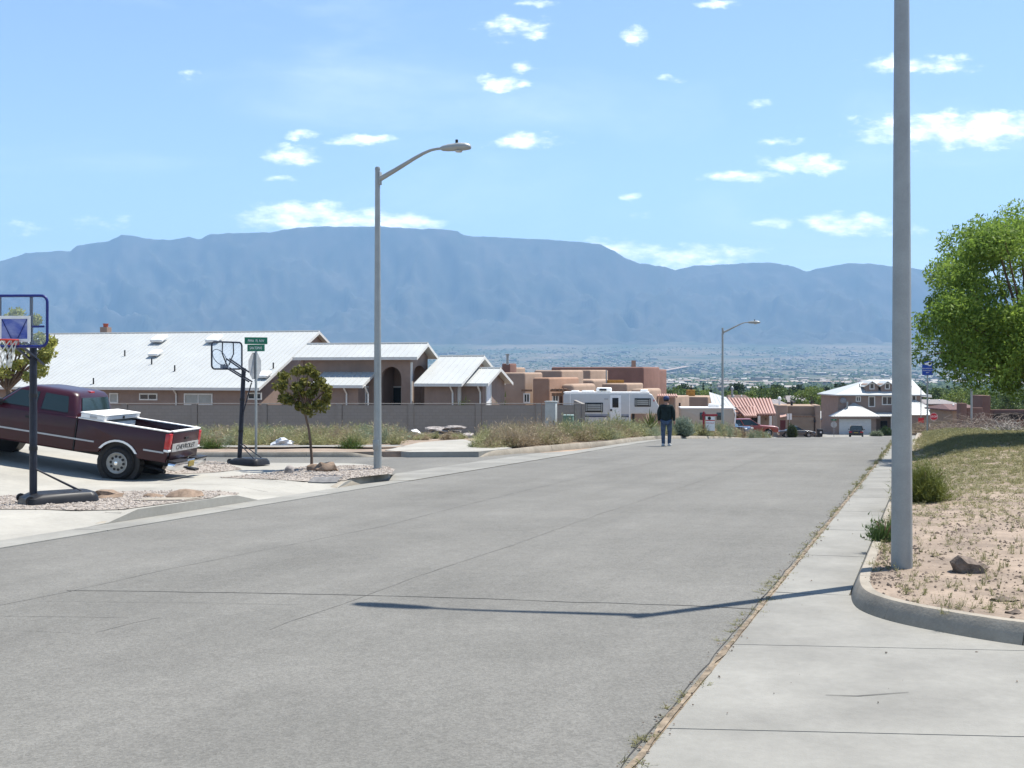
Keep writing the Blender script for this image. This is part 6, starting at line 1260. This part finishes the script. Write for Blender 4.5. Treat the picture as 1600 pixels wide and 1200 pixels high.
# grass on the right-hand lot, thin weeds along the gutter
V = []
for i in range(11500):
    Y = 13 + (rnd.random() ** .55) * 34; px = rnd.uniform(1395, 1690); x = GX(px, Y)
    if ST(x, Y)[1] < .95 + .2 * rnd.random(): continue
    dens = sstep(12, 20, Y) * .95 + .28 + .45 * noise.noise(Vector((x * .8, Y * .8, 1)))
    if rnd.random() > dens: continue
    V.append(blades(rng, x, Y, rz_right(x, Y) - .01, rnd.uniform(.10, .26), rnd.uniform(.05, .11) + .10 * sstep(24, 40, Y), 16, .0035 + Y * .00016, 1.0))
tag(npmesh('grass', np.concatenate(V), 3, M_GRASS), 'dry yellow green grass covering the mound right of the road', 'grass', kind='stuff')
V = []
for i in range(420):
    s = rnd.uniform(5, 46); k = noise.noise(Vector((s * .7, 2, 0)))
    if k < -.15 and s < 40: continue
    x, y = R(s, rnd.gauss(-.02, .045)); V.append(blades(rng, x, y, gz(x, y), rnd.uniform(.03, .09), rnd.uniform(.02, .06) * (1.0 + sstep(14, 30, s)), 12, .0025 + s * .0001, 1.3))
for i in range(260):
    s = rnd.uniform(11, 44); x, y = R(s, rnd.gauss(.86, .06)); V.append(blades(rng, x, y, rz_right(x, y), rnd.uniform(.05, .14), rnd.uniform(.04, .14), 14, .003 + s * .0001, 1.2))
for i in range(200):
    x, y = GPL(rnd.uniform(1400, 1640), rnd.uniform(790, 960), rz_right); V.append(blades(rng, x, y, rz_right(x, y), rnd.uniform(.04, .09), rnd.uniform(.05, .14), 12, .003, 1.0))
tag(npmesh('roadside_weeds', np.concatenate(V), 3, M_GRASS), 'thin weeds growing along the gutter joint and on the sandy lot', 'weeds', kind='stuff')
# grey tangle of dry brush at the right
def brush(label, px, Y, r, h, n, m):
    x = GX(px, Y); t = MB(); rb = random.Random(px)
    for k in range(n):
        a = rb.uniform(0, 6.28); q = Vector((rb.gauss(0, r * .4), rb.gauss(0, r * .3), rb.uniform(0, h * .4))); pts = [q]
        for j in range(4): q = q + Vector((rb.gauss(0, r * .22), rb.gauss(0, r * .22), rb.gauss(h * .12, h * .12))); q.z = max(0, min(h, q.z)); pts.append(q)
        t.tube(pts, [.018, .014, .011, .008, .004], 4, cap=False)
    o = t.build('dry_brush', m, None, fix=False); o.location = (x, Y, gz(x, Y) + .05); return tag(o, label, 'brush')
M_TWIG = mat('grey_twigs', (.30, .25, .21), .9, col2=(.16, .12, .09), scale=6, island=.7); M_TWIGW = mat('bleached_twigs', (.46, .42, .37), .9, col2=(.22, .18, .15), scale=6, island=.7)
brush('grey tangle of dead brush before the courtyard wall', 1540, 58, 1.5, 1.1, 210, M_TWIG); brush('bleached heap of dead branches near the tree trunk', 1578, 42, .75, .75, 130, M_TWIGW); brush('brown dead brush at the far end of the grass mound', 1502, 55, 1.4, .6, 150, M_TWIG); brush('tall tan brush right of the nearest lamp pole', 1455, 60, 1.6, .8, 160, MATS['dry_weed'])
M_BARK = mat('tree_bark', (.16, .11, .08), .95, var=.25, scale=8, bump=.5, bscale=25, stretch=(1, 1, .3))
def crown_pts(rng, centers, sig, per, flat=.85):
    c = np.repeat(np.asarray(centers), per, 0); d = rng.normal(0, 1, c.shape); d /= np.linalg.norm(d, axis=1)[:, None] + 1e-6
    return c + d * (rng.uniform(.25, 1, len(c)) ** .6)[:, None] * np.asarray(sig)[np.repeat(np.arange(len(centers)), per)][:, None] * np.array([1, 1, flat])
def leaves(rng, pts, size, asp=2.2, droop=0.):
    n = len(pts); u = rng.normal(0, 1, (n, 3)); u[:, 2] -= droop; u /= np.linalg.norm(u, axis=1)[:, None]; w = rng.normal(0, 1, (n, 3)); v = np.cross(u, w); v /= np.linalg.norm(v, axis=1)[:, None] + 1e-6
    s = size * rng.uniform(.6, 1.3, n)[:, None]; a = u * s * asp / 2; b = v * s / 2
    return np.stack([pts - a, pts + b * 1.0, pts + a, pts - b * 1.0], 1).reshape(-1, 3)
def tree(name, label, loc, trunk, limbs, centers, sig, per, size, m, group=None, asp=2.2, droop=0., bark=None, seed=1):
    r_ = np.random.default_rng(seed); t = thing(name, label, 'tree', loc, 0, group); mb = MB(); mb.tube(*trunk)
    for l in limbs: mb.tube(*l)
    mb.build('trunk', bark or M_BARK, t, smooth=True); npmesh('crown', leaves(r_, crown_pts(r_, centers, sig, per), size, asp, droop), 4, m, t); return t
# big willow-like tree on the right
def big_tree():
    xy = GPL(1604, 686, rz_right); x, y = xy[0], xy[1]; y = 30.; x = GX(1612, 30); z = rz_right(x, y); k = y / F; rb = random.Random(21); top = EYE + (YH - 338) * k - z
    cen = []; sig = []; limbs = []; fork = Vector((.0, .0, 1.35))
    def px2(px, py, dy): Yq = y + dy; return Vector(((px - CX) / F * Yq - x, dy, EYE + (YH - py) / F * Yq - z))
    outline = [(1475, 420), (1500, 385), (1540, 360), (1585, 345), (1640, 340), (1700, 352), (1760, 385), (1800, 430), (1815, 490), (1790, 545), (1740, 580), (1465, 470), (1455, 500), (1466, 532), (1492, 560), (1520, 575), (1575, 590), (1640, 600), (1700, 600), (1500, 540), (1545, 560), (1480, 515)]
    for (a, b) in outline:
        for dy in (-1.6, .3, 1.9):
            f = 1 - .22 * abs(dy) / 2; cx_, cy_ = 1630 + (a - 1630) * f, 480 + (b - 480) * f; c = px2(cx_ + rb.uniform(-8, 8), cy_ + rb.uniform(-8, 8), dy + rb.uniform(-.4, .4)); cen.append(c); sig.append(rb.uniform(.40, .74))
    for i in range(72):
        a, b = rb.uniform(1490, 1790), rb.uniform(365, 585); c = px2(a, b, rb.uniform(-2.4, 2.6)); cen.append(c); sig.append(rb.uniform(.45, .82))
    for c in cen[::2]:
        mid = fork.lerp(c, .5) + Vector((0, 0, .35)); limbs.append(([fork, fork.lerp(mid, .5) + Vector((rb.uniform(-.1, .1), 0, .1)), mid, mid.lerp(c, .6), c], [.075, .055, .035, .02, .008], 6))
    for a, b in ((1440, 518), (1434, 540), (1437, 500), (1431, 560), (1446, 535), (1485, 585), (1462, 560), (1470, 575), (1520, 600), (1560, 608), (1590, 615), (1500, 595)):                                # loose hanging sprays on the left and below
        c = px2(a, b, rb.uniform(-.8, .8)); cen.append(c); sig.append(.30); limbs.append(([px2(1600, 530, 0), px2((a + 1600) / 2, 535 + (b - 540) * .3, 0), c], [.04, .022, .006], 5))
    trunk = ([(-.03, 0, -.2), (0, 0, .5), tuple(fork), (.06, .03, 2.2), (.1, .05, 3.2)], [.17, .14, .12, .09, .04], 10)
    tree('tree', 'large bright green spreading tree at the right edge on the grass', (x, y, z), trunk, limbs, cen, sig, [100 if s_ == .30 else (460 if c_.x < -1.9 and c_.z < 3.4 else 880) for s_, c_ in zip(sig, cen)], .044, leafmat('willow_leaf', (.265, .37, .065), (.10, .175, .033), .5), asp=2.8, droop=.5, seed=5)
big_tree()
def small_tree():
    x, y = GPL(487, 734); z = lz(x, y); k = y / F; rb = random.Random(4)
    def q(px, py, dy=0): return Vector(((px - CX) / F * (y + dy) - x, dy, EYE + (YH - py) / F * (y + dy) - z))
    cen = []; sig = []
    for a, b in ((448, 590), (440, 605), (446, 620), (462, 582), (478, 577), (492, 585), (503, 597), (511, 608), (508, 622), (500, 633), (484, 640), (468, 634), (456, 628), (475, 600), (488, 612), (470, 615), (495, 604), (460, 604)):
        for dy in (-.3, .3): cen.append(q(a + rb.uniform(-4, 4), b + rb.uniform(-3, 3), dy * rb.uniform(.4, 1.3))); sig.append(rb.uniform(.08, .20))
    fk = q(477, 648); limbs = [([fk, fk.lerp(c, .55) + Vector((0, 0, .05)), c], [.022, .014, .004], 5) for c in cen]
    tree('tree', 'small round headed young tree between the far hoop and the street lamp', (x, y, z), ([(0, 0, -.1), tuple(q(487, 715)), tuple(q(485, 690)), tuple(q(482, 668)), tuple(fk), tuple(q(475, 630))], [.04, .034, .03, .027, .025, .012], 8), limbs, cen, sig, 105, .06, leafmat('olive_leaf', (.21, .20, .04), (.065, .072, .02), .3), asp=1.7, seed=7)
small_tree()
def left_tree():
    y = 40.; x = GX(18, y); z = gz(x, y); rb = random.Random(9)
    def q(px, py, dy=0): return Vector(((px - CX) / F * (y + dy) - x, dy, EYE + (YH - py) / F * (y + dy) - z))
    cen = []; sig = []
    for a, b in ((25, 492), (12, 500), (40, 508), (55, 500), (60, 530), (72, 540), (78, 535), (70, 560), (62, 578), (45, 588), (28, 570), (30, 545), (10, 540), (-10, 520), (-30, 545), (-40, 575), (-15, 585), (5, 580), (50, 560), (-20, 560), (74, 552)):
        for dy in (-.7, .6): cen.append(q(a, b, dy * rb.uniform(.5, 1.2))); sig.append(rb.uniform(.2, .36))
    fk = q(12, 610); limbs = [([fk, fk.lerp(c, .5) + Vector((0, 0, .15)), c], [.05, .03, .006], 5) for c in cen]
    tree('tree', 'light green tree behind the near hoop and the pickup cab', (x, y, z), ([(0, 0, -.2), (0, 0, 1.0), tuple(fk)], [.11, .09, .07], 8), limbs, cen, sig, 120, .085, leafmat('yellow_green_leaf', (.42, .41, .11), (.20, .22, .055), .4), asp=2.0, seed=9)
left_tree()
# trees beyond the houses
KIND = {'d': (leafmat('dark_tree', (.045, .075, .028), (.016, .032, .014), .3), .0), 'l': (leafmat('light_tree', (.20, .26, .055), (.09, .13, .03), .35), .0), 'm': (leafmat('mid_tree', (.115, .165, .04), (.045, .075, .022), .3), .0)}
def far_tree(label, px, ytop, Y, w, kind, conifer=False, seed=0):
    x = GX(px, Y); z = gz(x, Y) - .6; H = EYE + (YH - ytop) / F * Y - z; rw = w / 2 * Y / F; rb = random.Random(seed); cen = []; sig = []
    for i in range(26):
        if conifer: f = rb.random(); a = rb.uniform(0, 6.28); rr_ = rw * (1 - f) * rb.uniform(.2, .9); cen.append(Vector((math.cos(a) * rr_, math.sin(a) * rr_, H * (.12 + .83 * f)))); sig.append(rw * .36 * (1.1 - f))
        else: a = rb.uniform(0, 6.28); e = rb.uniform(-.7, 1); rr_ = rw * rb.uniform(.35, .8) * math.sqrt(max(0, 1 - e * e * .8)); cen.append(Vector((math.cos(a) * rr_, math.sin(a) * rr_, H * .60 + e * H * .30))); sig.append(rw * rb.uniform(.22, .4))
    fk = Vector((0, 0, H * .35)); limbs = [([fk, fk.lerp(c, .6), c], [rw * .05, rw * .03, rw * .008], 4) for c in cen[::4]]
    tree('conifer' if conifer else 'tree', label, (x, Y, z), ([(0, 0, -.3), (0, 0, H * .35), (0, 0, H * .75)], [rw * .10, rw * .07, rw * .02], 6), limbs, cen, sig, 75, max(.25, Y * .0011), KIND[kind][0], 'trees beyond the houses', asp=1.5, seed=seed)
FT = [('bright green tree just right of the tall adobe house', 1044, 603, 260, 34, 'm', 0), ('dark round tree behind the tile parapet house', 1068, 598, 330, 42, 'd', 0), ('bright green bushy tree above the rusty roof cooler', 1105, 606, 240, 40, 'l', 0),
      ('dark pointed conifer left of the distant street lamp', 1099, 595, 320, 14, 'd', 1), ('thin dark conifer next to the distant street lamp', 1111, 598, 300, 13, 'd', 1), ('dark broad tree right of the distant street lamp', 1150, 596, 340, 44, 'd', 0), ('yellow green tree above the tile roof', 1172, 606, 230, 26, 'l', 0),
      ('dark conifer standing above the tile roof house', 1190, 596, 310, 16, 'd', 1), ('dark green tree between the conifers', 1212, 596, 330, 34, 'd', 0), ('mid green tree above the garage house', 1228, 602, 260, 40, 'm', 0), ('big light green tree left of the two storey house', 1268, 602, 245, 46, 'l', 0),
      ('light green tree touching the two storey house wall', 1293, 612, 205, 36, 'l', 0), ('dark tall tree directly behind the left roof end of the two storey house', 1313, 594, 300, 30, 'd', 0), ('dark tree left of the dark tall tree', 1290, 600, 340, 26, 'd', 0), ('dull green tree above the brown shingled house', 1246, 599, 340, 34, 'd', 0),
      ('dark tree right of the nearest lamp pole', 1440, 600, 300, 40, 'd', 0), ('mid green tree under the blue sign', 1462, 603, 250, 36, 'm', 0), ('broad light green tree right of the blue sign', 1495, 603, 220, 56, 'l', 0), ('light green tree behind the slim steel post', 1530, 606, 200, 40, 'l', 0), ('dark green tree behind the courtyard wall', 1575, 612, 180, 50, 'm', 0),
      ('light green tree above the brown roof by the distant street lamp', 1142, 606, 250, 30, 'l', 0), ('bright green tree between the tile roof and the garage house', 1207, 605, 240, 30, 'l', 0), ('yellow green tree right above the garage roof', 1252, 607, 225, 34, 'l', 0), ('light green tree behind the orange red pickup', 1080, 606, 280, 30, 'm', 0),
      ('dark conifer between the blue sign and the steel post', 1480, 598, 320, 16, 'd', 1)]
for i, (lb, px, yt, Y, w, kd, cf) in enumerate(FT): far_tree(lb, px, yt, Y, w, kd, bool(cf), 40 + i)
# the wood beyond, one mass
V = []
for i in range(150):
    Y = rnd.uniform(360, 620); px = rnd.uniform(1000, 1640); x = GX(px, Y); z = gz(x, Y); H = rnd.uniform(6, 10.5); r_ = rnd.uniform(3, 6)
    c = [(x + rnd.gauss(0, r_ * .45), Y + rnd.gauss(0, r_ * .45), z + H * rnd.uniform(.35, .9)) for _ in range(9)]; V.append(leaves(rng, crown_pts(rng, c, [r_ * .4] * 9, 34), .62, 1.5))
tag(npmesh('distant_wood', np.concatenate(V), 4, KIND['d'][0]), 'belt of dark green trees beyond the houses at the foot of the slope', 'wood', kind='stuff')
V = []
for i in range(80):
    Y = rnd.uniform(235, 350); px = rnd.choice([rnd.uniform(1030, 1310), rnd.uniform(1030, 1310), rnd.uniform(1430, 1640)]); x = GX(px, Y); z = gz(x, Y); H = EYE - rnd.uniform(24, 38) / F * Y - z; r_ = rnd.uniform(2.2, 4.2)
    c = [(x + rnd.gauss(0, r_ * .5), Y + rnd.gauss(0, r_ * .5), z + H * rnd.uniform(.35, .92)) for _ in range(10)]; V.append(leaves(rng, crown_pts(rng, c, [r_ * .42] * 10, 46), .42, 1.5))
tag(npmesh('near_wood', np.concatenate(V), 4, KIND['m'][0]), 'band of mid green trees just above the rooftops below the crest', 'wood', kind='stuff')
# ------------------------------------------------------------------ the air over the valley
def build_haze():
    mb = MB(); mb.box(-15500, 15500, -2700, 15600, -62, 1820); o = mb.build('haze', bpy.data.materials.new('haze_air')); o['kind'] = 'stuff'; tag(o, 'pale blue haze filling the air over the valley', 'haze')
    m = o.data.materials[0]; m.use_nodes = True; nt = m.node_tree; nt.nodes.clear(); out = nd(nt, 'ShaderNodeOutputMaterial'); v = nd(nt, 'ShaderNodeVolumePrincipled')
    v.inputs['Color'].default_value = (.37, .65, 1.0, 1); v.inputs['Density'].default_value = 7.6e-5; v.inputs['Anisotropy'].default_value = 0.0
    nt.links.new(v.outputs[0], out.inputs['Volume'])
build_haze()
